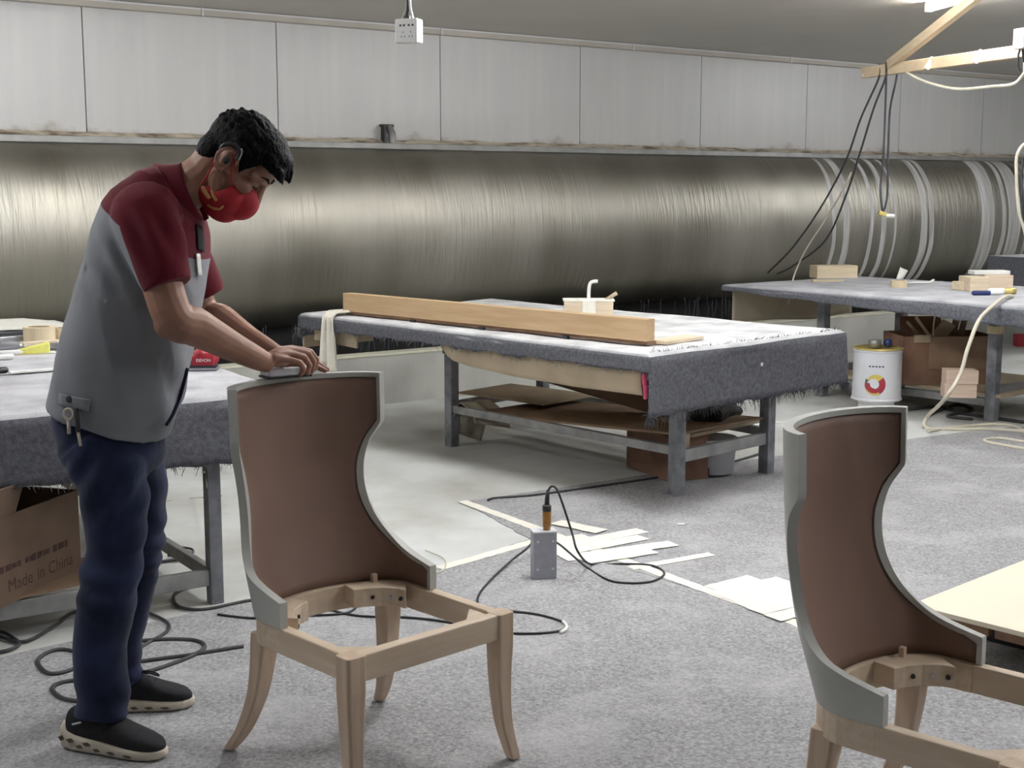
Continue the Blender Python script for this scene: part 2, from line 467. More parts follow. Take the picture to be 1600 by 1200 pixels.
def drum_material():
    """wet stainless sheet: upright ripples, dried lime streaks towards the far end"""
    m = mat('wet_stainless', lin(176, 172, 160), 0.34, 1.0)
    N, L, B = nodes_of(m)
    tc = N.new('ShaderNodeTexCoord')
    mp = N.new('ShaderNodeMapping'); mp.inputs['Scale'].default_value = (9, 0.4, 0.8)
    L.new(tc.outputs['Object'], mp.inputs[0])
    n1 = N.new('ShaderNodeTexNoise'); n1.inputs['Scale'].default_value = 3.2; n1.inputs['Detail'].default_value = 5; n1.inputs['Distortion'].default_value = 0.6
    L.new(mp.outputs[0], n1.inputs['Vector'])
    bp = N.new('ShaderNodeBump'); bp.inputs['Strength'].default_value = 0.5; bp.inputs['Distance'].default_value = 0.014
    L.new(n1.outputs['Fac'], bp.inputs['Height']); L.new(bp.outputs[0], B.inputs['Normal'])
    n3 = N.new('ShaderNodeTexNoise'); n3.inputs['Scale'].default_value = 1.4; n3.inputs['Detail'].default_value = 6
    mp3 = N.new('ShaderNodeMapping'); mp3.inputs['Scale'].default_value = (1.6, 0.3, 0.35)
    L.new(tc.outputs['Object'], mp3.inputs[0]); L.new(mp3.outputs[0], n3.inputs['Vector'])
    rr = N.new('ShaderNodeMapRange'); rr.inputs['From Min'].default_value = 0.3; rr.inputs['From Max'].default_value = 0.7
    rr.inputs['To Min'].default_value = 0.40; rr.inputs['To Max'].default_value = 0.53
    L.new(n3.outputs['Fac'], rr.inputs['Value'])
    cr = N.new('ShaderNodeValToRGB')
    cr.color_ramp.elements[0].position = 0.3; cr.color_ramp.elements[0].color = lin(146, 142, 132)
    cr.color_ramp.elements[1].position = 0.7; cr.color_ramp.elements[1].color = lin(170, 167, 158)
    L.new(n3.outputs['Fac'], cr.inputs[0])
    # lime streaks at fixed places along the sheet (object x), wobbling with height
    sx = N.new('ShaderNodeSeparateXYZ'); L.new(tc.outputs['Object'], sx.inputs[0])
    nw = N.new('ShaderNodeTexNoise'); nw.inputs['Scale'].default_value = 1.2; L.new(tc.outputs['Object'], nw.inputs['Vector'])
    wob = N.new('ShaderNodeMath'); wob.operation = 'MULTIPLY_ADD'; wob.inputs[1].default_value = 0.12
    L.new(nw.outputs['Fac'], wob.inputs[0]); L.new(sx.outputs['X'], wob.inputs[2])
    total = None
    for c, w in STREAKS:
        d = N.new('ShaderNodeMath'); d.operation = 'SUBTRACT'; d.inputs[1].default_value = c + 0.06; L.new(wob.outputs[0], d.inputs[0])
        a = N.new('ShaderNodeMath'); a.operation = 'ABSOLUTE'; L.new(d.outputs[0], a.inputs[0])
        l = N.new('ShaderNodeMath'); l.operation = 'LESS_THAN'; l.inputs[1].default_value = w / 2; L.new(a.outputs[0], l.inputs[0])
        if total is None:
            total = l
        else:
            x = N.new('ShaderNodeMath'); x.operation = 'MAXIMUM'; L.new(total.outputs[0], x.inputs[0]); L.new(l.outputs[0], x.inputs[1]); total = x
    nf = N.new('ShaderNodeTexNoise'); nf.inputs['Scale'].default_value = 5; nf.inputs['Detail'].default_value = 4
    mpf = N.new('ShaderNodeMapping'); mpf.inputs['Scale'].default_value = (5, 0.3, 0.3)
    L.new(tc.outputs['Object'], mpf.inputs[0]); L.new(mpf.outputs[0], nf.inputs['Vector'])
    rf = N.new('ShaderNodeMapRange'); rf.inputs['From Min'].default_value = 0.35; rf.inputs['From Max'].default_value = 0.6; rf.inputs['To Min'].default_value = 0.45; rf.inputs['To Max'].default_value = 0.95
    L.new(nf.outputs['Fac'], rf.inputs['Value'])
    mu = N.new('ShaderNodeMath'); mu.operation = 'MULTIPLY'; L.new(total.outputs[0], mu.inputs[0]); L.new(rf.outputs[0], mu.inputs[1])
    mx = N.new('ShaderNodeMixRGB'); mx.inputs['Color2'].default_value = lin(214, 214, 214)
    L.new(mu.outputs[0], mx.inputs['Fac']); L.new(cr.outputs[0], mx.inputs['Color1']); L.new(mx.outputs[0], B.inputs['Base Color'])
    me = N.new('ShaderNodeMath'); me.operation = 'MULTIPLY_ADD'; me.inputs[1].default_value = -0.75; me.inputs[2].default_value = 1.0
    L.new(mu.outputs[0], me.inputs[0]); L.new(me.outputs[0], B.inputs['Metallic'])
    mr = N.new('ShaderNodeMath'); mr.operation = 'MULTIPLY_ADD'; mr.inputs[1].default_value = 0.3
    L.new(mu.outputs[0], mr.inputs[0]); L.new(rr.outputs[0], mr.inputs[2]); L.new(mr.outputs[0], B.inputs['Roughness'])
    return m

# ------------------------------------------------------------------ the booth wall (frame along the wall)
WD = math.radians(36)
WU = Vector((math.cos(WD), math.sin(WD), 0)); WV = Vector((math.sin(WD), -math.cos(WD), 0))   # along the wall, out of the wall
K0 = Vector((-0.92, 9.35, 0))
def wall_frame(o):
    o.location = K0; o.rotation_euler.z = WD
    return o
# local axes after rotation: +x along the wall, -y out of the wall
U0, U1 = -8.5, 13.0
PV = 0.62                       # panel plane behind the basin front
ZC = 2.70
STREAKS = [(4.98, .05), (5.16, .09), (5.52, .05), (5.70, .07), (5.87, .035), (6.30, .10), (6.42, .07), (7.35, .22), (7.62, .07), (7.80, .20), (8.02, .045), (8.14, .10), (8.42, .03)]
M['drum'] = drum_material()

fl = MB().box((1, 4.5, -0.05), (34, 34, 0.1)).build('floor', M['floor']); tag(fl, 'pale dusty concrete workshop floor', 'floor', kind='structure')
ce = MB().box((1, 4.5, ZC + 0.05), (34, 34, 0.1)).build('ceiling', M['ceiling']); tag(ce, 'flat grey painted workshop ceiling', 'ceiling', kind='structure')

wb = MB().box(((U0 + U1) / 2, PV + 0.08, ZC / 2), (U1 - U0, 0.1, ZC)).build('wall_back', M['void'])
wall_frame(wb); tag(wb, 'back wall of the spray booth with white panels above the steel', 'wall', kind='structure')
PW = 1.356
pz0 = 1.845
pm = MB().box((0, 0, (2.66 - pz0) / 2), (PW - 0.007, 0.03, 2.66 - pz0)).mesh('panel')
pm.materials.append(M['panel'])
k = -5
while True:
    uc = -1.795 + PW * (k + 0.5)
    if uc > U1: break
    p = bpy.data.objects.new('panel', pm); COL.objects.link(p); p.parent = wb
    p.location = (uc, PV + 0.015, pz0)
    k += 1
tr = MB().box(((U0 + U1) / 2, PV - 0.02, 2.672), (U1 - U0, 0.06, 0.05)).build('trim_1', M['trim'], bevel=0.006)
wall_frame(tr); tag(tr, 'grey angle trim where panels meet the ceiling', 'trim', kind='structure')
# joint covers on the trim
for kk in range(-2, 8):
    MB().box((-1.0 + kk * 1.9, PV - 0.054, 2.672), (0.012, 0.008, 0.054)).build('joint_cover', M['wall_white'], tr)
MB().box(((U0 + U1) / 2, PV - 0.045, 2.691), (U1 - U0, 0.012, 0.012)).build('bead', M['wall_white'], tr)

# steel water curtain
prof = [(-.60 + .355 * (1 - abs((z_ - 1.165) / .635) ** 2.0) ** .5, z_) for z_ in (1.80, 1.796, 1.78, 1.75, 1.70, 1.62, 1.52, 1.40, 1.28, 1.165, 1.05, .93, .81, .71, .63, .58, .55, .534, .53)]
pp = catmull([(0, a, b) for a, b in prof], 4)
nu = 60
vs = []; fs = []
for i in range(nu + 1):
    u = U0 + (U1 - U0) * i / nu
    for q in pp:
        vs.append((u, -q.y, q.z))
n = len(pp)
for i in range(nu):
    for j in range(n - 1):
        fs.append((i * n + j, (i + 1) * n + j, (i + 1) * n + j + 1, i * n + j + 1))
wc = thing('water_curtain', 'long bulging stainless steel water curtain along the back wall', 'water curtain', K0, WD)
MB().add(vs, fs).build('steel_sheet', M['drum'], wc, smooth=True, solid=0.004)
g = MB().box(((U0 + U1) / 2, PV - 0.045, 1.815), (U1 - U0, 0.09, 0.045)).build('gutter', M['grey_metal'], wc, bevel=0.004)
lm = mat('limescale', lin(206, 196, 176), 0.8, 0, 0, 8, 0.5, 60, lin(120, 104, 88), (1, 1, 3), ramp=(.45, .68))
def ledge(u, v):
    uu = U0 + (U1 - U0) * u
    z = 0.013 * noise.noise(Vector((uu * 3, 0, 0))) + 0.008 * noise.noise(Vector((uu * 11, 3, 0)))
    return (uu, PV - 0.005 - 0.055 * (1 - v), 1.842 + 0.022 * v + (z if 0 < v < 1.1 else 0))
MB().sheet(ledge, 500, 3).build('scale_crust', lm, wc, solid=0.008)
# pipe stub above the gutter
st = thing('pipe_stub', 'short grey pipe stub with black fitting above the gutter', 'pipe', K0 + WU * 0.43 - WV * (PV - 0.05) + Vector((0, 0, 1.84)), WD)
MB().capsule([(0.02, -0.01, 0.0), (0.02, -0.01, 0.07), (0.02, 0.03, 0.11)], 0.028, 14).build('pipe', M['grey_metal'], st, smooth=True)
MB().box((-0.045, 0.0, 0.06), (0.02, 0.05, 0.13)).build('fitting', M['black_rubber'], st, bevel=0.004)
MB().box((0.0, 0.03, 0.125), (0.11, 0.03, 0.02)).build('clip', M['black_rubber'], st, bevel=0.004)

kb = MB().box(((U0 + U1) / 2, 0.06, 0.172), (U1 - U0, 0.12, 0.344)).build('wall_basin', M['kerb']); wall_frame(kb)
tag(kb, 'low concrete basin wall below the steel water curtain', 'wall', kind='structure')
MB().box(((U0 + U1) / 2, 0.06, 0.353), (U1 - U0, 0.135, 0.018)).build('rim', M['kerb_top'], kb, bevel=0.005)
wt = MB().box(((U0 + U1) / 2, 0.36, 0.12), (U1 - U0 - .3, 0.46, 0.02)).build('basin_water', mat('dark_water', lin(20, 20, 22), 0.08)); wall_frame(wt)
tag(wt, 'dark water standing in the long basin', 'water', kind='stuff')
dr = MB()
for i in range(170):
    u = random.uniform(-3.2, 7.5)
    y = random.uniform(0.36, 0.55); z1 = 0.56 + random.uniform(-.02, .05); z0 = random.choice([0.14, random.uniform(.2, .4)])
    pts = [(u + random.uniform(-.012, .012), y, z1 + (z0 - z1) * t / 5) for t in range(6)]
    dr.tube(pts, [random.uniform(.001, .003) for _ in range(6)], 4)
do = dr.build('water_drips', mat('falling_water', lin(104, 106, 118), 0.25), smooth=True); wall_frame(do)
tag(do, 'thin white water threads dripping below the steel sheet', 'water', kind='stuff')

# remaining walls, out of the picture but closing the room
for nm, c, s in (('wall_front', ((U0 + U1) / 2, -13.5, ZC / 2), (U1 - U0, 0.1, ZC)), ('wall_left', (U0, -6.6, ZC / 2), (0.1, 14.5, ZC)), ('wall_right', (U1, -6.6, ZC / 2), (0.1, 14.5, ZC))):
    w = MB().box(c, s).build(nm, M['wall_white']); wall_frame(w)
    tag(w, 'plain white panel wall closing the workshop ' + nm.split('_')[1], 'wall', kind='structure')

# ------------------------------------------------------------------ ceiling tubes
tube_em = bpy.data.materials.new('tube_glow'); tube_em.use_nodes = True
_n = tube_em.node_tree; _n.nodes.remove(_n.nodes['Principled BSDF'])
_e = _n.nodes.new('ShaderNodeEmission'); _e.inputs[0].default_value = (0.985, 0.99, 1.0, 1); _e.inputs[1].default_value = TUBE_STRENGTH
_n.links.new(_e.outputs[0], _n.nodes['Material Output'].inputs[0])
TL = ['white tube lamp behind the diagonal wooden brace', 'white tube lamp at the top edge left of the brace']
tube0 = thing('tube_lamp', TL[0], 'ceiling lamp')
MB().box((0, 0, -0.012), (1.24, 0.045, 0.024)).build('housing', M['white_plastic'], tube0, bevel=0.004)
MB().capsule([(-0.58, 0, -0.045), (0.58, 0, -0.045)], 0.019, 14).build('tube', tube_em, tube0, smooth=True)
for s in (-1, 1):
    MB().box((s * 0.61, 0, -0.04), (0.03, 0.045, 0.05)).build('end_cap', M['white_plastic'], tube0, bevel=0.004)
for i, (x, y, a) in enumerate(TUBES):
    t = tube0 if i == 0 else copy_tree(tube0)
    t.location = (x, y, ZC); t.rotation_euler.z = math.radians(a)
    t['label'] = TL[i] if i < 2 else 'white tube lamp on the ceiling above the picture'
    t['group'] = 'ceiling tube lamps'

# ------------------------------------------------------------------ carpets and tape
def slab(name, poly, z0, z1, m, label, cat):
    o = MB().prism(poly, z0, z1).build(name, m); return tag(o, label, cat)
cA = [(-4.6, 1.44), (-1.652, 4.164), (-.988, 4.777), (-.283, 5.243), (.075, 5.641), (.989, 4.554), (2.5, 2.75), (4.2, 0.7), (3, -2.2), (-1.2, -2.2)]
def rag(poly, amp=0.006, step=0.05):
    out = []
    for i in range(len(poly)):
        a = Vector((*poly[i], 0)); b = Vector((*poly[(i + 1) % len(poly)], 0)); L = (b - a).length; m = max(1, int(L / step))
        nn = Vector((-(b - a).y, (b - a).x, 0)).normalized()
        for k in range(m):
            q = a + (b - a) * (k / m) + (nn * random.uniform(-amp, amp) if k else Vector((0, 0, 0)))
            out.append((q.x, q.y))
    return out
slab('felt_carpet', rag(cA), 0.0, 0.005, M['carpet'], 'grey felt carpet under the worker and both chairs', 'carpet')
cB = [(.083, 5.645), (-.232, 6.36), (-.12, 6.43), (.84, 7.06), (1.62, 7.55), (3.0, 8.35), (6.5, 9.6), (8, 4), (4.3, 0.7), (2.505, 2.756), (.995, 4.56)]
slab('felt_carpet', rag(cB), 0.0, 0.0045, M['carpet'], 'grey felt carpet under the low board and middle table', 'carpet')

def strip(name, a, b, w, z, m, label, cat='tape', group=None, ragged=True):
    a = Vector((a[0], a[1], 0)); b = Vector((b[0], b[1], 0)); d = b - a; L = d.length; d.normalize(); s = Vector((-d.y, d.x, 0))
    n = max(3, int(L / 0.03)); P = []; Q = []
    for i in range(n + 1):
        t = i / n
        j = 0.003 if ragged else 0.0
        P.append(a + d * (L * t + random.uniform(-j, j)) + s * (w / 2 + random.uniform(-j, j)))
        Q.append(a + d * (L * t + random.uniform(-j, j)) - s * (w / 2 + random.uniform(-j, j)))
    poly = [(p.x, p.y) for p in P] + [(p.x, p.y) for p in reversed(Q)]
    o = MB().prism(poly, z, z + 0.0007).build(name, m)
    return tag(o, label, cat, group)
gp = lambda x, y: tuple(G(x, y, 0.005)[:2])
strip('masking_tape', gp(722, 783), gp(1275, 985), 0.055, 0.0054, M['tape_paper'], 'long pale masking tape along the seam between two carpets')
strip('masking_tape', gp(686, 888), gp(845, 843), 0.055, 0.0054, M['tape_paper'], 'short pale masking tape from chair to grey box')
patch = [((852, 848), (918, 838)), ((858, 858), (1003, 829)), ((866, 866), (1006, 840)), ((880, 874), (1052, 850)), ((912, 878), (1020, 862)), ((868, 817), (940, 832))]
for i, (a, b) in enumerate(patch):
    strip('masking_tape', gp(*a), gp(*b), 0.088, 0.0062 + i * 0.0008, M['tape_paper'], 'torn white tape strip in patch right of grey box', group='tape strips right of the grey box')
strip('masking_tape', gp(985, 888), gp(1112, 866), 0.05, 0.0064, M['tape_paper'], 'single white tape strip crossing the carpet seam')
patch2 = [((1112, 920), (1180, 903)), ((1118, 930), (1225, 906)), ((1140, 938), (1262, 912)), ((1160, 948), (1285, 920)), ((1180, 957), (1290, 930)), ((1205, 968), (1300, 945))]
for i, (a, b) in enumerate(patch2):
    strip('masking_tape', gp(*a), gp(*b), 0.085, 0.0062 + i * 0.0008, M['tape_paper'], 'torn white tape strip in patch beside right chair back', group='tape strips beside the right chair')

# ------------------------------------------------------------------ barrel-back chair frames
XB = [(p.x, p.y) for p in catmull([(.33, -.300, 0), (.40, -.312, 0), (.55, -.362, 0), (.70, -.392, 0), (.85, -.405, 0), (1.0, -.412, 0)], 6)]
EDGE = [(.40, -.070), (.462, -.070)] + [(p.x, p.y) for p in catmull([(.467, -.072, 0), (.476, -.115, 0), (.490, -.170, 0), (.512, -.222, 0), (.545, -.264, 0), (.585, -.294, 0), (.635, -.316, 0), (.69, -.328, 0), (.74, -.330, 0), (.785, -.322, 0), (.812, -.310, 0)], 5)] + [(.845, -.286), (.862, -.284), (.985, -.287)]
DD, AA, RR = 0.15, 0.257, 0.2
def plan(z, th, off):
    xb = interp(XB, z); sg = 1 if th >= 0 else -1; t = abs(th)
    if t <= math.pi / 2:
        x = xb + DD * (1 - math.cos(t)); y = AA * math.sin(t)
        nx, ny = AA * math.cos(t), -DD * math.sin(t)
        l = math.hypot(nx, ny); nx /= l; ny /= l
    else:
        x = xb + DD + (t - math.pi / 2) * RR; y = AA; nx, ny = 0, -1
    return Vector((x + nx * off, sg * (y + ny * off), z))
def theta_of(z, e):
    d = e - interp(XB, z)
    return math.acos(1 - max(d, 0.002) / DD) if d < DD else math.pi / 2 + (d - DD) / RR
def offset_edge(w):
    """front edge of the shell moved back by w"""
    pts = [Vector((e, z)) for z, e in EDGE]; out = []
    for i, p in enumerate(pts):
        a = pts[max(i - 1, 0)]; b = pts[min(i + 1, len(pts) - 1)]
        d = (b - a).normalized()
        q = p + Vector((-d.y, d.x)) * w if True else p
        out.append((q.y, q.x))
    out = [(z, e) for z, e in out]
    res = []
    for z, e in out:
        if not res or z > res[-1][0] + 1e-4:
            res.append((z, e))
    return res
def zrows(z0, z1):
    zs = sorted(set([z0, z1] + [z for z, _ in EDGE if z0 < z < z1] + [z0 + (z1 - z0) * k / 26 for k in range(27)] + [z for z in (.464, .467, .473, .482, .494, .50, .515, .852, .857) if z0 < z < z1]))
    out = [zs[0]]
    for z in zs[1:-1]:
        if z - out[-1] > .004 and zs[-1] - z > .004: out.append(z)
    return out + [zs[-1]]
def shell_mesh(z0, z1, edge, off0, off1, nc=44):
    mb = MB(); zs = zrows(z0, z1); w = nc + 1
    A = []; B = []
    for z in zs:
        te = theta_of(z, interp(edge, z))
        for i in range(nc + 1):
            th = te * (2 * i / nc - 1)
            A.append(plan(z, th, off0)); B.append(plan(z, th, off1))
    n = len(zs); o = len(A); fs = []
    for j in range(n - 1):
        for i in range(nc):
            a = j * w + i
            fs.append((a, a + 1, a + w + 1, a + w)); fs.append((o + a, o + a + w, o + a + w + 1, o + a + 1))
    for i in range(nc):
        fs.append((i, o + i, o + i + 1, i + 1)); a = (n - 1) * w + i; fs.append((a, a + 1, o + a + 1, o + a))
    for j in range(n - 1):
        for c in (0, nc):
            a = j * w + c; fs.append((a, a + w, o + a + w, o + a))
    return mb.add(A + B, fs)
def rim_mesh(wd, off0, off1):
    """raised border around the front of the shell"""
    inner = offset_edge(wd); mb = MB(); nc = 44
    zt = .985; zs = zrows(.40, zt)
    loops = []
    def loop(edge, ztop):
        P = []
        for z in zrows(.40, ztop): P.append((z, theta_of(z, interp(edge, z))))
        return P
    # right side going up, across the top, left side going down; matching stations
    rows = zrows(.40, .985)
    outer = []; inn = []
    for z in rows:
        zi = min(z, .985 - wd) if z < .97 else .985 - wd
        outer.append((z, theta_of(z, interp(EDGE, z))))
        zz = .40 + (z - .40) * ((.985 - wd - .40) / .585)
        inn.append((zz, theta_of(zz, interp(inner, zz))))
    for k in range(1, 40):
        t = 1 - 2 * k / 40
        outer.append((.985, outer[len(rows) - 1][1] * t)); inn.append((.985 - wd, inn[len(rows) - 1][1] * t))
    for z, th in reversed(outer[:len(rows)]): outer.append((z, -th))
    for z, th in reversed(inn[:len(rows)]): inn.append((z, -th))
    vs = []; fs = []
    for (z, t), (zi, ti) in zip(outer, inn):
        vs += [plan(z, t, off0), plan(z, t, off1), plan(zi, ti, off1), plan(zi, ti, off0)]
    for i in range(len(outer) - 1):
        for k in range(4):
            a = i * 4 + k; b = i * 4 + (k + 1) % 4
            fs.append((a, b, b + 4, a + 4))
    fs.append((0, 1, 2, 3)); e = (len(outer) - 1) * 4; fs.append((e + 3, e + 2, e + 1, e))
    return mb.add(vs, fs)
def square_path(pts, sizes):
    mb = MB(); rings = []
    for (x, y, z), s in zip(pts, sizes):
        sx, sy = s if hasattr(s, '__len__') else (s, s)
        c = 0.22
        ring = []
        for ux, uy in ((-1, -1 + c), (-1 + c, -1), (1 - c, -1), (1, -1 + c), (1, 1 - c), (1 - c, 1), (-1 + c, 1), (-1, 1 - c)):
            ring.append(Vector((x + ux * sx / 2, y + uy * sy / 2, z)))
        rings.append(ring)
    return mb.loft(rings)
def arc_rail(z0, z1, t0, t1, off0, off1, n=24):
    mb = MB(); rings = []
    for i in range(n + 1):
        th = t0 + (t1 - t0) * i / n
        rings.append([Vector((*plan(.40, th, off0)[:2], z0)), Vector((*plan(.40, th, off1)[:2], z0)), Vector((*plan(.40, th, off1)[:2], z1)), Vector((*plan(.40, th, off0)[:2], z1))])
    return mb.loft(rings)

def split_edges(o):
    md = o.modifiers.new('sharp', 'EDGE_SPLIT'); md.split_angle = math.radians(35)
def make_chair(label):
    c = thing('chair_frame', label, 'chair', group='unfinished barrel back chairs')
    sh = shell_mesh(.40, .985, EDGE, 0.0, 0.015).build('back_shell', M['primer'], c, smooth=True); split_edges(sh)
    split_edges(rim_mesh(0.013, 0.0145, 0.0225).build('rim', M['primer'], c, smooth=True))
    inner = offset_edge(0.0145)
    shell_mesh(.402, .970, inner, 0.0145, 0.0185).build('inner_panel', M['mdf'], c, smooth=True)
    te = theta_of(.40, -.085)
    arc_rail(.332, .3995, -te, te, 0.004, 0.034).build('back_rail', M['beech_y'], c, bevel=0.002)
    for s in (-1, 1):
        MB().box((.052, s * .239, .366), (.276, .032, .067)).build('side_rail', M['beech_x'], c, bevel=0.003)
    MB().box((.206, 0, .366), (.036, .452, .067)).build('front_rail', M['beech_y'], c, bevel=0.004)
    for s in (-1, 1):
        P = catmull([(.203, s * .243, .4005), (.203, s * .243, .33), (.202, s * .243, .22), (.212, s * .247, .10), (.238, s * .258, .005)], 5)
        sz = [.056 - .026 * (max(0, i / (len(P) - 1) - .3) / .7) for i in range(len(P))]
        square_path(P, sz).build('leg', M['beech_z'], c, bevel=0.004)
        P = catmull([(-.222, s * .205, .345), (-.228, s * .209, .27), (-.246, s * .218, .17), (-.285, s * .236, .07), (-.330, s * .254, .005)], 5)
        sz = [.058 - .030 * (max(0, i / (len(P) - 1) - .15) / .85) for i in range(len(P))]
        square_path(P, sz).build('leg', M['beech_z'], c, bevel=0.004)
        # corner blocks
        ob = [plan(.40, s * math.radians(a), .034)[:2] for a in range(22, 92, 6)]
        ib = [(-.105, s * .178), (-.135, s * .172), (-.172, s * .145), (-.196, s * .108), (-.208, s * .075)]
        poly = [tuple(p) for p in ob] + ib
        blk = MB().prism(poly, .350, .403).build('corner_block', M['beech_x'], c, bevel=0.002)
        for (x, y) in ((-.122, .173), (-.153, .160), (-.186, .126)):
            MB().tube([(x, s * y, .377), (x + .004, s * (y - .006), .377)], .0055, 10).build('screw', M['chrome'] if x < -.14 and x > -.17 else M['black_rubber'], blk)
        MB().prism([(.188, s * .223), (.105, s * .223), (.188, s * .135)], .352, .392).build('corner_block', M['beech_y'], c, bevel=0.002)
    MB().box((-.232, .165, .414), (.014, .016, .024)).build('peg', M['beech_z'], c, bevel=0.002)
    return c
chair1 = make_chair('grey primed barrel back chair frame under the worker\'s hands')
chair1.location = (-.3477, 3.3813, 0.005); chair1.rotation_euler.z = math.radians(-46.4)
chair2 = copy_tree(chair1)
chair2['label'] = 'grey primed barrel back chair frame standing beside the low cream board'
chair2.location = (.985, 2.775, 0.005); chair2.rotation_euler.z = math.radians(-42)

# ------------------------------------------------------------------ work tables
def fringe(edge_pts, n, length, m, parent, seed=1):
    rnd = random.Random(seed); mb = MB()
    for i in range(n):
        k = rnd.uniform(0, len(edge_pts) - 1.001); a = int(k); p = edge_pts[a].lerp(edge_pts[a + 1], k - a)
        L = length * rnd.uniform(.3, 1.3)
        d = Vector((rnd.uniform(-.5, .5), rnd.uniform(-.5, .5), rnd.uniform(-1, .1))).normalized()
        q = p + d * L * .5 + Vector((rnd.uniform(-.3, .3), rnd.uniform(-.3, .3), 0)) * L * .3
        r = p + d * L + Vector((0, 0, -.3 * L))
        mb.tube([p, q, r], [.0016, .0013, .0008], 3, caps=False)
    o = mb.build('frayed_fringe', m, parent); o['kind'] = 'stuff'
    return o

def felt_cover(name, label, W, Ln, zt, drops, m, loc, rotz, seed, thick=0.008, radius=0.03, wav=0.006, taper=None):
    """felt over a table top; local x across, y along; drops = hang on near(y=0), far(y=Ln), left(x=0), right(x=W) sides"""
    near, far, left, right = drops
    root = thing(name, label, 'felt cover', loc, rotz)
    def wrap(t, L, d0, d1):
        """t arc position from -d0 to L+d1 -> (pos, drop)"""
        r = radius
        if t < 0:
            s = -t
            if s < r * 1.57: a = s / r; return -r * math.sin(a), -r * (1 - math.cos(a))
            return -r, -(r + (s - r * 1.57))
        if t > L:
            s = t - L
            if s < r * 1.57: a = s / r; return L + r * math.sin(a), -r * (1 - math.cos(a))
            return L + r, -(r + (s - r * 1.57))
        return t, 0
    def ticks(L, d0, d1, n):
        ts = []
        if d0: ts += [-d0 + d0 * i / 10 for i in range(10)]
        ts += [L * i / n for i in range(n)]
        if d1: ts += [L + d1 * i / 10 for i in range(11)]
        else: ts.append(L)
        return ts
    xs = ticks(W, left, right, 30); ys = ticks(Ln, near, far, 50)
    vs = []; fs = []
    for j, y in enumerate(ys):
        for i, x in enumerate(xs):
            # the four corners: only one skirt hangs, the other follows it
            px, dzx = wrap(x, W, left, right); py, dzy = wrap(y, Ln, near, far)
            if taper and x < 0: dzx *= interp([(0, taper[0]), (Ln, taper[1])], y)
            nz = noise.noise(Vector((x * 2.2 + seed, y * 2.2, seed))) * wav + noise.noise(Vector((x * 9 + seed, y * 9, 2))) * wav * .3
            z = zt + min(dzx, dzy) + (nz if dzx + dzy > -.02 else nz * .3)
            if dzx < -.03: px += nz * 2.2 * (1 if x > W else -1) * 1.5
            if dzy < -.03: py += nz * 2.2 * (1 if y > Ln else -1) * 1.5
            if j in (0, len(ys) - 1) or i in (0, len(xs) - 1):
                z += random.uniform(-.008, .008)
            vs.append((px, py, z))
    w = len(xs)
    for j in range(len(ys) - 1):
        for i in range(w - 1):
            fs.append((j * w + i, j * w + i + 1, (j + 1) * w + i + 1, (j + 1) * w + i))
    o = MB().add(vs, fs).build('felt', m, root, smooth=True, solid=thick)
    e_near = [Vector(vs[i]) for i in range(w)]
    e_left = [Vector(vs[j * w]) for j in range(len(ys))]
    return root, e_near, e_left

def table_frame(name, label, loc, rotz, legs, zt, top, ls=0.06, rails=(), board=0.03, skin=None, shelf=None):
    t = thing(name, label, 'work table', loc, rotz)
    x0, y0, x1, y1 = top
    MB().box(((x0 + x1) / 2, (y0 + y1) / 2, zt - board / 2), (x1 - x0, y1 - y0, board)).build('tabletop', M['cardboard_pale'], t, bevel=0.003)
    for (x, y) in legs:
        MB().box((x, y, (zt - board) / 2), (ls, ls, zt - board)).build('leg', M['steel_leg'], t, bevel=0.004)
    for a, b, z, h in rails:
        MB().bar((a[0], a[1], z), (b[0], b[1], z), ls * .6, h).build('stretcher', M['rail_dusty'], t, bevel=0.003)
    return t

# middle table
TA = math.radians(43)
T1 = Vector((.619, 6.008, 0))
FZ = 0.005
lg = [(.485, .235), (1.235, .245), (.515, 1.98), (1.36, 2.08)]
tab1 = table_frame('work_table', 'felt covered steel work table in the middle carrying a long beam', T1, TA, lg, .758, (0.0, 0.02, 1.5, 2.72), .062,
    [((lg[0][0] + .03, lg[0][1]), (lg[1][0] - .03, lg[1][1]), .195, .062), ((lg[2][0] + .03, lg[2][1]), (lg[3][0] - .03, lg[3][1]), .24, .05),
     ((lg[0][0], lg[0][1] + .03), (lg[2][0], lg[2][1] - .03), .225, .045), ((lg[1][0], lg[1][1] + .03), (lg[3][0], lg[3][1] - .03), .225, .045)])
fc1, en, el = felt_cover('felt_cover', 'grey felt dusted white, draped deep over the middle table end', 1.5, 2.72, .768, (.30, .16, .10, .06), M['felt_mid'], T1, TA, 3.0)
fringe(en, 420, .035, M['dark_thread'], fc1, 3); fringe(el, 200, .025, M['thread'], fc1, 4)
# frayed ridge along the top of the drape
rd = [Vector((x * 1.5 / 40, random.uniform(-.012, .004), .772)) for x in range(41)]
fr = MB(); rr_ = random.Random(9)
for i in range(150):
    k = rr_.uniform(0, 39.9); p = rd[int(k)].lerp(rd[int(k) + 1], k % 1)
    d = Vector((rr_.uniform(-1, 1), rr_.uniform(-.6, .3), rr_.uniform(0.0, .9))) * rr_.uniform(.008, .028)
    fr.tube([p, p + d * .6 + Vector((0, 0, .003)), p + d], [.0012, .001, .0006], 3, caps=False)
fo = fr.build('frayed_ridge', M['dark_thread'], fc1); fo['kind'] = 'stuff'
def on1(x, y, z): return T1 + Vector((math.cos(TA) * x - math.sin(TA) * y, math.sin(TA) * x + math.cos(TA) * y, z))
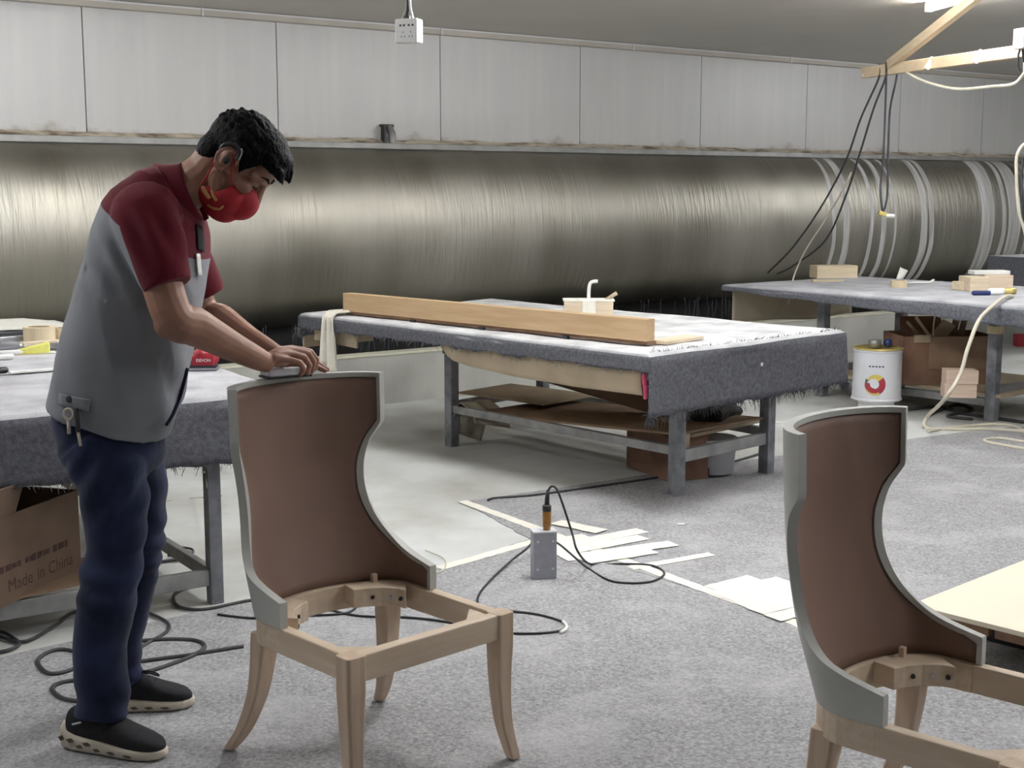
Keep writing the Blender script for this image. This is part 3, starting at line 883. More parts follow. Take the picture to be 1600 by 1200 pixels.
# sagging cardboard sling under the front edge
def sling(u, v):
    y = .05 + 1.42 * u
    zb = interp([(0, .572), (.3, .566), (.6, .572), (.85, .592), (.95, .612), (1, .668)], u)
    if v <= .5:
        return (.014 - .012 * math.sin(v * 2 * math.pi) , y, .735 + (zb - .735) * v * 2)
    w = (v - .5) * 2
    return (.014 + .42 * w, y, zb - .012 * math.sin(w * math.pi) + .10 * w * w)
sl = MB().sheet(sling, 30, 16).build('cardboard_sling', M['cardboard_pale'], None, smooth=True, solid=.004, loc=T1, rotz=TA)
tag(sl, 'pale cardboard sheet sagging under the front edge of middle table', 'cardboard')
pf = MB(); pf.capsule([(.0, .018, .70), (-.008, .02, .66), (.004, .022, .61), (.0, .02, .565)], [.012, .017, .014, .01], 10)
o = pf.build('foam_strip', M['pink'], None, smooth=True, loc=T1, rotz=TA); tag(o, 'pink foam strip at the corner of the middle table', 'foam')
# far-left underside: cardboard and hanging bits
o = MB().box((.03, 2.45, .655), (.012, .42, .10), Matrix.Rotation(.04, 3, 'X')).build('cardboard_sheet', M['cardboard_pale'], None, loc=T1, rotz=TA); tag(o, 'tan cardboard flap under the left end of middle table', 'cardboard')
o = MB().box((.30, 2.80, .64), (.52, .014, .17)).build('cardboard_sheet', M['cardboard_pale'], None, loc=T1, rotz=TA); tag(o, 'pale board hanging below the far end of middle table', 'board')
o = MB().box((.485, 1.955, .655), (.11, .012, .19)).build('cardboard_piece', M['cardboard'], None, loc=T1, rotz=TA); tag(o, 'brown cardboard piece at top of the middle table leg', 'cardboard')
# white rag over the far left corner
def ragfn(u, v):
    drop = interp([(0, .0), (.35, .0), (.45, -.02), (1, -.34)], v)
    out = interp([(0, .20), (.35, .03), (.45, -.005), (1, -.012)], v)
    wd = interp([(0, .10), (.35, .10), (.6, .14), (1, .22)], v)
    fold = .018 * math.sin(u * 16 + v * 2) * min(1, v * 1.5 + .2)
    return (out - fold - .03, 2.42 + (u - .5) * wd + .02 * v, .792 + drop + (.012 * math.sin(u * 9) if v < .4 else 0) + .025 * math.sin(u * 3.1 - 1) * (v > .95))
o = MB().sheet(ragfn, 28, 30).build('rag', M['white_cloth'], None, smooth=True, solid=.003, loc=T1, rotz=TA); tag(o, 'white cotton rag hanging off the left end of middle table', 'rag')
# long beam and its sole strip
bm_ = thing('long_beam', 'long straight tan wooden beam lying on the middle table', 'beam', on1(.185, .22, .774), TA + math.radians(2))
MB().box((0, 1.08, .075), (.065, 2.28, .105)).build('plank', wood('beam_wood', lin(176, 148, 112), lin(190, 164, 130), axis='y'), bm_, bevel=.002)
MB().box((.01, 1.08, .014), (.07, 2.28, .016)).build('sole_strip', M['plywood_edge'], bm_, bevel=.001)
for yy in (.45, 1.05, 1.6):
    MB().box((-.028, yy, .006), (.02, .035, .014)).build('foot', M['dark_plastic'], bm_)
o = MB().box((0, 0, .008), (.32, .11, .016)).build('thin_batten', M['pine'], None, bevel=.001, loc=on1(.42, .20, .776), rotz=TA + .1); tag(o, 'thin pale batten beside the near end of the long beam', 'wood piece')
o = MB().box((0, 0, .008), (.20, .08, .016)).build('thin_batten', M['cardboard'], None, bevel=.001, loc=on1(1.0, 1.62, .776), rotz=TA + 1.4); tag(o, 'flat grey wood scrap left of the taped block pair', 'wood piece')
# taped pair of blocks with sticks
tb = thing('taped_blocks', 'two tan wood blocks taped together with upright sticks', 'wood blocks', on1(.98, 1.32, .774), TA - .75)
for s in (-1, 1):
    MB().box((s * .085, 0, .052), (.105, .12, .095)).build('block', M['pine'], tb, bevel=.003)
MB().box((0, -.005, .055), (.075, .13, .105)).build('tape_wrap', M['tape_paper'], tb, bevel=.004)
MB().box((0, 0, .104), (.29, .13, .012)).build('paper_top', M['tape_paper'], tb, bevel=.003)
MB().tube(catmull([(.0, -.03, .05), (.0, -.03, .16), (.012, -.03, .205), (.05, -.03, .212)], 5), .010, 8).build('stick', M['paper'], tb, smooth=True)
MB().tube([(.09, -.02, .10), (.16, -.02, .145)], .011, 8).build('stick', M['cardboard_pale'], tb, smooth=True)

# things under the middle table
o = MB().box((0, 0, 0), (.70, 1.55, .012), Matrix.Rotation(math.radians(-3), 3, 'X')).build('shelf_board', M['cardboard'], None, loc=on1(.85, 1.02, .262), rotz=TA); tag(o, 'brown cardboard shelf sheet on the middle table stretchers', 'board')
def roll(u, v):
    a = -.5 + u * 2.4
    return (.0 + .10 * math.cos(a) , 1.15 * v - .55, .10 * math.sin(a) + .03)
o = MB().sheet(roll, 14, 6).build('curled_cardboard', M['cardboard'], None, smooth=True, solid=.004, loc=on1(.92, 1.22, .33), rotz=TA); o.rotation_euler.x = math.radians(6); tag(o, 'long curled brown cardboard lying under the middle table', 'cardboard')
o = MB().box((0, 0, 0), (.5, .7, .008)).build('cardboard_sheet', M['cardboard_pale'], None, loc=on1(1.0, 1.85, .275), rotz=TA + .1); tag(o, 'pale flat sheet on the far stretcher of middle table', 'board')
bx = thing('floor_carton', 'red-brown carton standing on the floor under middle table', 'carton', on1(.86, .62, .004), TA + math.radians(70))
MB().box((0, 0, .12), (.46, .24, .24)).build('carton_body', M['cardboard_dark'], bx, bevel=.004)
MB().box((0, -.123, .03), (.46, .006, .05)).build('dark_band', M['print'], bx)  # dark strip along the foot of the carton front
# cloth over the left stretcher
def clothfn(u, v):
    s = (v - .5) * 2
    z = .275 - (abs(s) ** 1.6) * interp([(0, .17), (1, .27)], u) * (1 if s < 0 else .6)
    x = -.09 * s * 1.4 + .02 * math.sin(u * 11)
    y = (u - .5) * (.20 + .06 * abs(s)) + .02 * math.sin(v * 9)
    return (y, x, z)
o = MB().sheet(clothfn, 20, 20).build('grey_cloth', mat('dirty_cloth', lin(176, 168, 152), .95, 0, .1, 9, .2, 80), None, smooth=True, solid=.004, loc=on1(.60, 1.86, 0), rotz=TA); tag(o, 'dirty pale cloth slung over the left stretcher of middle table', 'cloth')
# bucket, bundle and tray near the right leg pair
o = MB().lathe([(.0, .0), (.11, 0), (.125, .17), (.131, .172), (.131, .185), (.12, .185), (.112, .02), (0, .02)], 28, caps=False).build('small_bucket', M['can_white'], None, smooth=True, loc=on1(1.0, .42, .02)); tag(o, 'small white bucket under the right end of middle table', 'bucket')
bd = MB()
for i in range(16):
    a = i * .4; r = random.uniform(.0, .09)
    bd.capsule([(-.17, math.cos(a) * r, .07 + math.sin(a) * r * .7), (0, math.cos(a + .3) * r * .8, .08 + math.sin(a + .3) * r * .7), (.17, math.cos(a + .5) * r, .06 + math.sin(a + .5) * r * .6)], .026, 8)
bme = fuse('black_bundle', bd, .008, 2)
o = link('black_bundle', bme, M['black_fur'], None, True, loc=on1(1.08, .47, .275), rotz=TA + .3); tag(o, 'black bundle of rolled cloth on the shelf under middle table', 'bundle')
o = MB().box((0, 0, .009), (.62, .34, .018)).build('shelf_board', M['pine'], None, loc=on1(1.0, .50, .253), rotz=TA + .05); tag(o, 'pale wood shelf board carrying the black bundle', 'board')
o = MB().box((0, 0, .045), (.05, .03, .11)).build('wood_offcut', M['pine'], None, bevel=.002, loc=on1(.62, .30, .20), rotz=TA); tag(o, 'small pale offcut behind the near leg of middle table', 'wood piece')
o = MB().box((0, 0, 0), (.014, .003, .016)).build('paper_tab', M['paper'], None, loc=on1(.78, -.045, .655), rotz=TA); tag(o, 'tiny white paper tab stuck on the dark felt drape', 'paper')

# right table
TB = math.radians(39)
T2 = Vector((3.42, 7.72, 0))
def on2(x, y, z): return T2 + Vector((math.cos(TB) * x - math.sin(TB) * y, math.sin(TB) * x + math.cos(TB) * y, z))
lg2 = [(.38, .92), (1.13, .92), (.38, 2.30), (1.13, 2.16)]
tab2 = table_frame('work_table', 'grey felt covered steel work table at the right by the steel curtain', T2, TB, lg2, .788, (.0, .0, 1.5, 2.88), .07,
    [((.41, .92), (1.10, .92), .20, .06), ((.41, 2.30), (1.10, 2.16), .20, .06), ((.38, .95), (.38, 2.27), .12, .05)])
for i, (x, y) in enumerate(lg2[:1]):
    MB().box((x, y, .60), (.076, .076, .05)).build('tape_band', M['tape_yellow'], tab2, bevel=.003)
fc2, en2, el2 = felt_cover('felt_cover', 'smooth blue grey felt on the right table with rolled edges', 1.5, 2.88, .80, (.10, .03, .15, .06), M['felt_right'], T2, TB, 8.0, radius=.045, wav=.005, taper=(1.15, .3))
def endcloth(u, v):
    return (.02 + 1.42 * u, 2.86 + .012 * math.sin(u * 17) * v, .775 - .27 * v + .015 * math.sin(u * 7) * v)
o = MB().sheet(endcloth, 40, 8).build('end_cloth', mat('beige_canvas', lin(176, 166, 148), .9, 0, .08, 4, .1, 90), None, smooth=True, solid=.004, loc=T2, rotz=TB); tag(o, 'beige canvas hanging from the far end of the right table', 'cloth')
o = MB().box((.86, 1.62, .17), (1.0, 1.55, .022)).build('shelf_board', M['cardboard_pale'], None, bevel=.003, loc=T2, rotz=TB); tag(o, 'dusty shelf board under the right table', 'board')
# scrap carton on the shelf
sc = thing('scrap_carton', 'open brown carton of wood scraps under the right table', 'carton', G(1468, 598, .182) + Vector((.02, .12, 0)), math.radians(4))
wl = (.64, .40, .33)
for nm, c, s in (('side', (0, -wl[1] / 2, wl[2] / 2), (wl[0], .008, wl[2])), ('side', (0, wl[1] / 2, wl[2] / 2), (wl[0], .008, wl[2])), ('side', (-wl[0] / 2, 0, wl[2] / 2), (.008, wl[1], wl[2])), ('side', (wl[0] / 2, 0, wl[2] / 2), (.008, wl[1], wl[2])), ('bottom', (0, 0, .006), (wl[0], wl[1], .008))):
    MB().box(c, s).build(nm, M['cardboard_dark'], sc)
MB().box((.08, -wl[1] / 2 - .012, wl[2] * .66), (.46, .007, .22), Matrix.Rotation(-.05, 3, 'X')).build('flap', M['cardboard'], sc)
MB().box((-.05, wl[1] / 2 + .02, wl[2] + .04), (.3, .007, .12), Matrix.Rotation(-.3, 3, 'X')).build('flap', M['cardboard_dark'], sc)
MB().box((-.20, -wl[1] / 2 - .008, wl[2] - .015), (.11, .012, .05)).build('tape_fold', M['cardboard_pale'], sc)
for i in range(5):
    MB().box((.0 + i * .042, -wl[1] / 2 - .0062, .095), (.024, .003, .035)).build('print_mark', M['print'], sc)
for i, (x, y, a, b, L, w) in enumerate(((-.16, -.05, .5, -.9, .34, .018), (-.10, -.08, .3, -.75, .36, .02), (.10, .0, .1, .12, .34, .045), (.16, .02, -.1, .25, .34, .04), (.0, -.03, .4, .5, .2, .10))):
    r = Matrix.Rotation(a, 3, 'X') @ Matrix.Rotation(b, 3, 'Y')
    o = MB().box((0, 0, 0), (w, .012, L)).build('wood_scrap', M['cardboard_pale'] if i in (0, 1, 4) else M['cardboard'], None, loc=sc.location + Vector((x, y, .33)))
    o.rotation_euler = (a, b, .1)
    tag(o, ['thin pale lath sticking out left of scrap carton', 'second thin lath leaning in the scrap carton', 'brown strip upright in the scrap carton', 'brown strip leaning right in the scrap carton', 'pale triangular scrap in middle of scrap carton'][i], 'wood scrap')
for i in range(2):
    q = G(1502, 622, .182)
    o = MB().box((0, 0, .045), (.20, .14, .088)).build('wood_block', wood('rose_block%d' % i, lin(194, 170, 150), lin(212, 192, 174)), None, bevel=.003, loc=q + Vector((.0 + i * .005, .06, i * .089)), rotz=math.radians(-8 + 3 * i))
    tag(o, ['lower pinkish wood block of the pair on right shelf', 'upper pinkish wood block of the pair on right shelf'][i], 'wood block')

# things on the right table
def onz(px, py, z=.803): return G(px, py, z)
o = MB().box((0, 0, .05), (.34, .16, .10)).build('wood_block', wood('pale_block', lin(216, 196, 160), lin(232, 218, 192)), None, bevel=.004, loc=onz(1302, 434), rotz=math.radians(10)); tag(o, 'large pale squared wood block at left of right table', 'wood block')
o = MB().box((0, 0, .008), (.24, .07, .016)).build('wood_slip', M['pine'], None, bevel=.002, loc=onz(1292, 440), rotz=math.radians(8)); tag(o, 'thin wood slip in front of the large pale block', 'wood piece')
def tape_roll(loc, label, r=.055, h=.045, m='tape_yellow', rx=0):
    t = thing('tape_roll', label, 'tape', loc)
    MB().lathe([(r * .72, 0), (r, 0), (r, h), (r * .72, h), (r * .72, 0)], 30, caps=False).build('tape_ring', M[m], t, smooth=False)
    MB().lathe([(r * .66, 0), (r * .72, 0), (r * .72, h), (r * .66, h), (r * .66, 0)], 30, caps=False).build('core', M['cardboard_pale'], t)
    return t
tape_roll(onz(1404, 449), 'tape roll with white tissue on the right table', .058, .05)
ts = MB(); ts.sheet(lambda u, v: (.05 * (u - .5) + .03 * v, .04 * math.sin(u * 6) * v, .05 + .09 * v - .03 * u * v), 8, 8)
o = ts.build('tissue', M['paper'], None, smooth=True, solid=.002, loc=onz(1405, 447)); tag(o, 'crumpled white tissue on the tape roll', 'tissue')
o = MB().tube(catmull([(-.12, 0, .01), (0, .0, .012), (.08, .01, .012), (.12, .03, .03)], 4), .014, 8, ratio=.6).build('paper_strip', M['paper'], None, smooth=True, loc=onz(1435, 444)); tag(o, 'curled white paper strip right of the tape roll', 'paper')
for i, (px, py, s, z, m, a, lab) in enumerate(((1525, 455, (.14, .20, .10), 0, 'pine', 5, 'front pale wood block of the heap on right table'), (1558, 452, (.20, .16, .10), 0, 'beech_x', 2, 'greyish wood block right in the heap on right table'), (1508, 454, (.10, .12, .06), 0, 'pine', 20, 'small wood block left in the heap on right table'), (1548, 452, (.26, .12, .03), .101, 'white_plastic', 3, 'white printed packet on top of the block heap'))):
    o = MB().box((0, 0, s[2] / 2), s).build('wood_block' if i < 3 else 'packet', M[m], None, bevel=.006, loc=onz(px, py) + Vector((0, .05, z)), rotz=math.radians(a)); tag(o, lab, 'wood block' if i < 3 else 'packet')
tl = thing('hand_tool', 'blue and white hand tool beside the block heap', 'tool', onz(1545, 462))
MB().capsule([(-.10, 0, .018), (.0, 0, .018)], .016, 10).build('grip', M['blue'], tl, smooth=True)
MB().capsule([(.01, 0, .018), (.08, -.01, .02)], .013, 10).build('nozzle', M['white_plastic'], tl, smooth=True)
bt = thing('glue_bottle', 'small white bottle with yellow label on the right table', 'bottle', onz(1568, 460), math.radians(5))
MB().capsule([(-.09, 0, .022), (.02, 0, .022)], .021, 12).build('body', M['white_plastic'], bt, smooth=True)
MB().tube([(.0, 0, .022), (.08, 0, .022)], .023, 14).build('label_band', M['gold'], bt, smooth=True)

# far right table corner
ft = thing('far_table', 'grey felt covered table corner at the far right edge', 'work table', (4.78, 12.1, 0), math.radians(36))
MB().box((.9, .27, .875), (1.8, .6, .03)).build('tabletop', M['felt_right'], ft, bevel=.01)
MB().box((.9, -.045, .72), (1.82, .012, .34)).build('felt_skirt', M['felt_right'], ft, bevel=.004)
MB().box((-.012, .27, .72), (.012, .6, .34)).build('felt_skirt', M['felt_right'], ft, bevel=.004)
for x in (.1, 1.6):
    for y in (.05, .5):
        MB().box((x, y, .43), (.06, .06, .86)).build('leg', M['steel_leg'], ft)
o = MB().box((0, 0, .06), (.16, .10, .12)).build('red_box', M['red_tool'], None, bevel=.004, loc=G(1598, 541, 0)); tag(o, 'small red box on the floor at the far right', 'box')

# left table
TC = math.radians(33.6)
T3 = Vector((-.813, 4.877, 0))
def on3(x, y, z): return T3 + Vector((math.cos(TC) * x - math.sin(TC) * y, math.sin(TC) * x + math.cos(TC) * y, z))
tab3 = table_frame('work_table', 'felt covered steel work table behind the worker at the left', on3(-1.9, 0, 0), TC, [(1.61, .06), (.15, .06), (1.61, 2.7), (.15, 2.7)], .756, (0, .03, 1.9, 3.15), .05,
    [((1.585, .06), (.175, .06), .10, .06), ((1.61, .085), (1.61, 2.675), .10, .05)])
MB().box((1.61, .06, .615), (.056, .056, .045)).build('tape_band', M['tape_yellow'], tab3, bevel=.003)
fc3, en3, el3 = felt_cover('felt_cover', 'grey felt with frayed hem on the table behind the worker', 1.9, 3.15, .767, (.25, .05, .05, .12), M['felt_left'], on3(-1.9, 0, 0), TC, 5.0, wav=.007)
fringe(en3, 330, .022, M['thread'], fc3, 6)
# far end of the left table: pale wrinkled cloth heap
def heap(u, v):
    x = -1.5 + 1.6 * u; y = .4 * v
    z = .035 * math.sin(math.pi * v) ** .7 * min(1, u * 8, (1 - u) * 8) + .008 * noise.noise(Vector((u * 7, v * 5, 1)))
    return (x, y, max(z, 0.002))
o = MB().sheet(heap, 40, 16).build('dust_sheet', mat('pale_dust_sheet', lin(206, 204, 196), .9, 0, .05, 5, .1, 60), None, smooth=True, solid=.006, loc=on3(-.12, 2.70, .776), rotz=TC); tag(o, 'pale dust sheet heaped at the far end of left table', 'dust sheet')
tz = .776
tape_roll(G(62, 531, tz), 'tan tape roll standing near the worker\'s back', .075, .065)
tape_roll(G(100, 528, tz), 'tape roll half hidden behind the worker\'s shirt', .06, .05)
sp = thing('sponge_tool', 'yellow wedge on pale wood in front of the tape roll', 'sponge', G(50, 553, tz), math.radians(25))
MB().add([(-.075, -.02, 0), (.075, -.025, 0), (.075, .03, 0), (-.075, .02, 0), (-.075, -.02, .018), (.075, -.025, .05), (.075, .03, .05), (-.075, .02, .018)], [(3, 2, 1, 0), (4, 5, 6, 7), (0, 1, 5, 4), (1, 2, 6, 5), (2, 3, 7, 6), (3, 0, 4, 7)]).build('foam', M['yellow'], sp, bevel=.006)
MB().box((0, 0, -.001), (.14, .05, .006)).build('backing', M['pine'], sp)
for i, (a, b, r, m, lab) in enumerate((((-20, 543), (30, 541), .016, 'alu', 'grey metal tube at the left edge of left table'), ((66, 542), (118, 540), .017, 'alu', 'grey tube beside the tape rolls on left table'), ((-20, 553), (34, 550), .012, 'white_plastic', 'white plastic rod at the left edge of table'), ((-10, 580), (8, 578), .014, 'dark_plastic', 'black ended pen at the left edge of table'), ((-25, 560), (18, 557), .012, 'paper', 'white marker with grey cap on left table'))):
    p, q = G(*a, tz + r), G(*b, tz + r)
    o = MB().capsule([p, q], r, 12).build('tube', M[m], None, smooth=True); o.name = 'metal_tube' if m == 'alu' else 'rod'; tag(o, lab, 'tube')
o = MB().bar(G(14, 582, tz + .005), G(92, 576, tz + .005), .05, .006).build('ruler', M['white_plastic'], None, bevel=.001); tag(o, 'long white ruler lying on left table felt', 'ruler')
o = MB().bar(G(-10, 524, tz + .01), G(46, 519, tz + .01), .05, .018).build('scraper', M['dark_plastic'], None, bevel=.003); tag(o, 'dark scraper behind the tan tape roll', 'scraper')
o = MB().bar(G(-10, 531, tz + .012), G(38, 527, tz + .012), .03, .022).build('chisel', M['alu'], None, bevel=.004); tag(o, 'pale metal chisel left of the tan tape roll', 'chisel')
o = MB().bar(G(34, 538, tz + .01), G(105, 533, tz + .01), .06, .018).build('wood_stick', M['pine'], None, bevel=.002); tag(o, 'pale flat stick under the tape rolls on left table', 'wood piece')
o = MB().bar(G(64, 551, tz + .003), G(86, 550, tz + .003), .06, .005).build('paper_scrap', M['paper'], None); tag(o, 'white paper scrap right of the yellow wedge', 'paper')
# red sander
sd = thing('sander', 'small red electric sander on the table behind the worker', 'sander', G(318, 577, tz), math.radians(4))
MB().box((0, 0, .005), (.125, .085, .010)).build('base_plate', M['alu'], sd, bevel=.002)
MB().box((0, 0, .013), (.11, .075, .012)).build('pad', M['dark_plastic'], sd, bevel=.003)
sb = MB(); sb.capsule([(-.035, 0, .045), (.035, 0, .045)], [.032, .03], 14, 1.0); sb.ellipsoid((-.01, 0, .06), (.03, .03, .03)); sb.box((0, 0, .03), (.09, .06, .03))
link('body', fuse('body', sb, .004, 3), M['red_tool'], sd, True)
tm = text_mesh('DEVON', .017); to = link('lettering', tm, M['paper'], sd); to.location = (.006, -.0335, .040); to.rotation_euler = (math.pi / 2, 0, 0)

# carton under the left table
cb = thing('shipping_carton', 'open brown shipping carton lettered Made in China under left table', 'carton', (0, 0, 0))
A = G(-30, 965, .135); Bq = G(126, 892, .135)
dx = (Bq - A); dx.z = 0; Lc = dx.length; dx.normalize(); nx = Vector((dx.y, -dx.x, 0))
cb.location = A; cb.rotation_euler.z = math.atan2(dx.y, dx.x)
cd_ = .42; ch = .30
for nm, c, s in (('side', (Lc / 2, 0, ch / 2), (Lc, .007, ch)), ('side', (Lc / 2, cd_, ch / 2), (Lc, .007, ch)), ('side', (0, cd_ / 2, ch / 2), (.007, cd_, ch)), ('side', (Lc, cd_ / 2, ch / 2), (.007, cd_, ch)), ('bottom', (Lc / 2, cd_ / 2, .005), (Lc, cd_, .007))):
    MB().box(c, s).build(nm, M['carton_brown_shaded'], cb)
MB().box((Lc * .18, -.02, ch + .05), (Lc * .35, .006, .12), Matrix.Rotation(.35, 3, 'X')).build('flap', M['carton_brown_shaded'], cb)
MB().box((Lc / 2, cd_ + .02, ch + .07), (Lc, .006, .15), Matrix.Rotation(-.3, 3, 'X')).build('flap', M['carton_brown_shaded'], cb)
for wd_, fx in (('Made', .37), ('in', .575), ('China', .78)):
    to = link('lettering', text_mesh(wd_, .062), M['print'], cb); to.location = (Lc * fx, -.0042, .060); to.rotation_euler = (math.pi / 2, 0, 0)
rp_ = random.Random(5); xx = Lc * .12; k = 0
while xx < Lc * .86:          # worn line of heavy print, unreadable in the photograph
    w_ = rp_.uniform(.010, .022)
    if k % 8 != 7:
        MB().box((xx, -.0042, .125), (w_, .0012, rp_.uniform(.016, .024))).build('print_mark', M['print'], cb)
    xx += w_ + .005; k += 1
o = MB().box((0, 0, 0), (.62, .30, .008)).build('flat_cardboard', M['cardboard'], None, loc=on3(-.86, .22, .142), rotz=TC + .2); tag(o, 'flat brown cardboard piece on the left table stretcher', 'cardboard')

# ------------------------------------------------------------------ grey box with tool, cables
gb = thing('tool_holder', 'upright grey box on the carpet holding the amber handled tool', 'box', G(852, 905, .005), math.radians(12))
MB().box((0, .03, .092), (.092, .06, .184)).build('box_body', M['graystone'], gb, bevel=.003)
MB().box((0, .03, .186), (.094, .062, .006)).build('lid', M['can_white'], gb, bevel=.001)
for x in (-.03, .03):
    for z in (.04, .15):
        MB().lathe([(0, 0), (.004, 0), (.004, .002), (0, .002)], 10, (0, 0, 0), caps=False).build('screw', M['can_white'], gb, loc=(x, -.0005, z)).rotation_euler.x = math.pi / 2
gt = thing('amber_tool', 'amber and black handled tool standing in the grey box', 'tool', gb.matrix_basis @ Vector((.012, .03, .184)) if False else gb.location + Vector((.006, .03, .186)))
MB().lathe([(0, 0), (.014, 0), (.015, .015), (.017, .02), (.017, .075), (.015, .08), (0, .08)], 18, caps=False).build('handle', M['amber'], gt, smooth=True)
MB().lathe([(0, .078), (.0175, .078), (.018, .098), (.012, .104), (0, .104)], 18, caps=False).build('collar', M['black_rubber'], gt, smooth=True)
MB().tube([(0, 0, .10), (.001, 0, .13), (.004, 0, .16)], [.010, .009, .006], 12).build('cord_sleeve', M['black_rubber'], gt, smooth=True)
cz = .009
def cable(name, pts, r, m, label, n=8, seg=8):
    o = MB().tube(catmull(pts, n), r, seg).build(name, M[m], None, smooth=True)
    return tag(o, label, 'cable')
fp = lambda x, y, z=cz: G(x, y, z)
base = gt.location
c1 = [base + Vector((.004, 0, .158)), base + Vector((.02, .0, .175)), base + Vector((.045, -.01, .15)), S(893, 830, 5.05), S(903, 862, 5.0), fp(925, 882), fp(975, 881), fp(1020, 884), fp(1038, 896), fp(1020, 908), fp(985, 911), fp(950, 906), fp(915, 885), fp(876, 852, .07) , fp(862, 850, .06) + Vector((-.01, .08, 0))]
cable('power_cord', c1, .0045, 'black_rubber', 'black cord looping from the amber tool onto the carpet')
c2 = [fp(835, 850, .07) + Vector((0, .06, 0)), fp(822, 858, .05), fp(800, 875, .02), fp(770, 903), fp(748, 930), fp(752, 948), fp(790, 954), fp(840, 960), fp(880, 972), fp(884, 982), fp(860, 988), fp(810, 990), fp(760, 985), fp(700, 972), fp(640, 965), fp(560, 962), fp(510, 950), fp(515, 940), fp(555, 945), fp(540, 958), fp(480, 962), fp(400, 966), fp(340, 960)]
cable('power_cord', c2, .0045, 'black_rubber', 'black cord running from the grey box behind the left chair')
sleeve = [fp(880, 971, cz + .002), fp(885, 977, cz + .002), fp(884, 983, cz + .002), fp(876, 988, cz + .002)]
o = MB().tube(catmull(sleeve, 4), .0062, 8).build('cable_tape', M['paper'], None, smooth=True); tag(o, 'white tape wrapped on the black cord bend', 'tape')
cable('carpet_edge_cord', [fp(762, 782), fp(775, 778), fp(830, 774), fp(905, 764), fp(980, 753), fp(1045, 743), fp(1120, 728), fp(1200, 705)], .006, 'dusty_cable', 'dark cord lying along the carpet edge beyond grey box')
# cables around the worker's feet and under the left table
cable('power_cord', [fp(380, 1010), fp(330, 1018), fp(270, 1027), fp(180, 1035), fp(100, 1015), fp(60, 1030), fp(75, 1052), fp(115, 1045), fp(175, 1010), fp(240, 1000), fp(300, 1000), fp(320, 1010), fp(300, 1025), fp(240, 1047), fp(180, 1062), fp(110, 1064), fp(82, 1075), fp(100, 1092), fp(150, 1098)], .0075, 'dusty_cable', 'thick dark cable coiled around the worker\'s shoes')
cable('power_cord', [fp(0, 995), fp(40, 1002), fp(90, 975), fp(120, 955), fp(200, 950), fp(255, 968), fp(262, 985), fp(230, 1005), fp(190, 1030)], .006, 'dusty_cable', 'dark cable winding below the left table stretcher')
cable('power_cord', [fp(250, 878), fp(285, 875), fp(330, 885), fp(340, 905), fp(300, 915), fp(272, 930), fp(280, 948), fp(320, 952), fp(380, 940), fp(420, 935)], .0065, 'dusty_cable', 'dark cable looped round the left table leg')
cable('power_cord', [fp(235, 860), fp(270, 855), fp(300, 858), fp(295, 868), fp(262, 868)], .005, 'dusty_cable', 'short dark cable end on pale floor behind worker')
cable('power_cord', [fp(-10, 1020), fp(15, 1015), fp(30, 1005), fp(10, 990), fp(-10, 985)], .006, 'dusty_cable', 'dark cable loop at the left picture edge')
cable('thin_cable', [on3(-.34, .02, .50), S(322, 740, 4.75), S(325, 765, 4.75), S(345, 775, 5.0), fp(300, 778), fp(262, 782)], .0025, 'beige_cable', 'thin pale cable hanging under the left table')
cable('thin_cable', [fp(665, 860), fp(690, 870), fp(697, 880), fp(690, 892), fp(660, 900)], .003, 'beige_cable', 'thin pale cable loop behind the left chair arm')
# beige hose from the right table
cable('air_hose', [onz(1582, 463, .815), onz(1572, 463, .83), S(1556, 474, 8.15), S(1530, 500, 8.05), S(1512, 545, 7.95), S(1500, 585, 7.9), S(1475, 625, 7.85), fp(1450, 650, .06), fp(1447, 668), fp(1490, 671), fp(1550, 671), fp(1620, 676)], .012, 'beige_cable', 'beige air hose hanging from the right table to floor')
cable('air_hose', [fp(1450, 674), fp(1480, 669), fp(1550, 663), fp(1590, 668), fp(1610, 690), fp(1560, 685), fp(1540, 690), fp(1620, 705)], .010, 'beige_cable', 'beige hose coil on the floor at right edge')
cable('power_cord', [fp(1420, 640), fp(1470, 636), fp(1500, 645), fp(1545, 652), fp(1600, 660)], .012, 'dusty_cable', 'dark cord under the right table shelf')
cable('power_cord', [fp(1450, 650), fp(1490, 632), fp(1520, 640), fp(1480, 650), fp(1520, 655)], .010, 'dusty_cable', 'tangled dark cord behind the right table leg')
cable('thin_wire', [S(1462, 485, 9.2), S(1458, 520, 9.2), S(1465, 550, 9.2), S(1463, 562, 9.2)], .006, 'beige_cable', 'pale wire hanging under right table over the scrap carton')

# ------------------------------------------------------------------ paint can
pc = thing('paint_can', 'white paint can with gold lid and swirl logo', 'paint can', Vector((S(1370, 600, 8.9).x, 8.9, .065)), 0)
MB().lathe([(0, .045), (.160, .045), (.166, .05), (.166, .058), (.160, .064), (.158, .37), (.162, .375), (.162, .385), (.155, .388), (.155, .38), (0, .38)], 48, caps=False).build('can_body', M['can_white'], pc, smooth=False)
MB().lathe([(0, .381), (.152, .381), (.152, .386), (.138, .386), (.136, .378), (0, .378)], 48, caps=False).build('lid', M['gold'], pc, smooth=False)
MB().lathe([(.150, .386), (.164, .386), (.166, .392), (.160, .396), (.152, .392)], 48, caps=False).build('lid_ring', M['gold'], pc, smooth=True)
MB().lathe([(0, -.065), (.12, -.065), (.12, .044), (0, .044)], 32, caps=False).build('stand', M['white_plastic'], pc)
def on_can(x, z, r=.1592):
    a = x / r - math.pi / 2
    return (r * math.cos(a), r * math.sin(a), z)
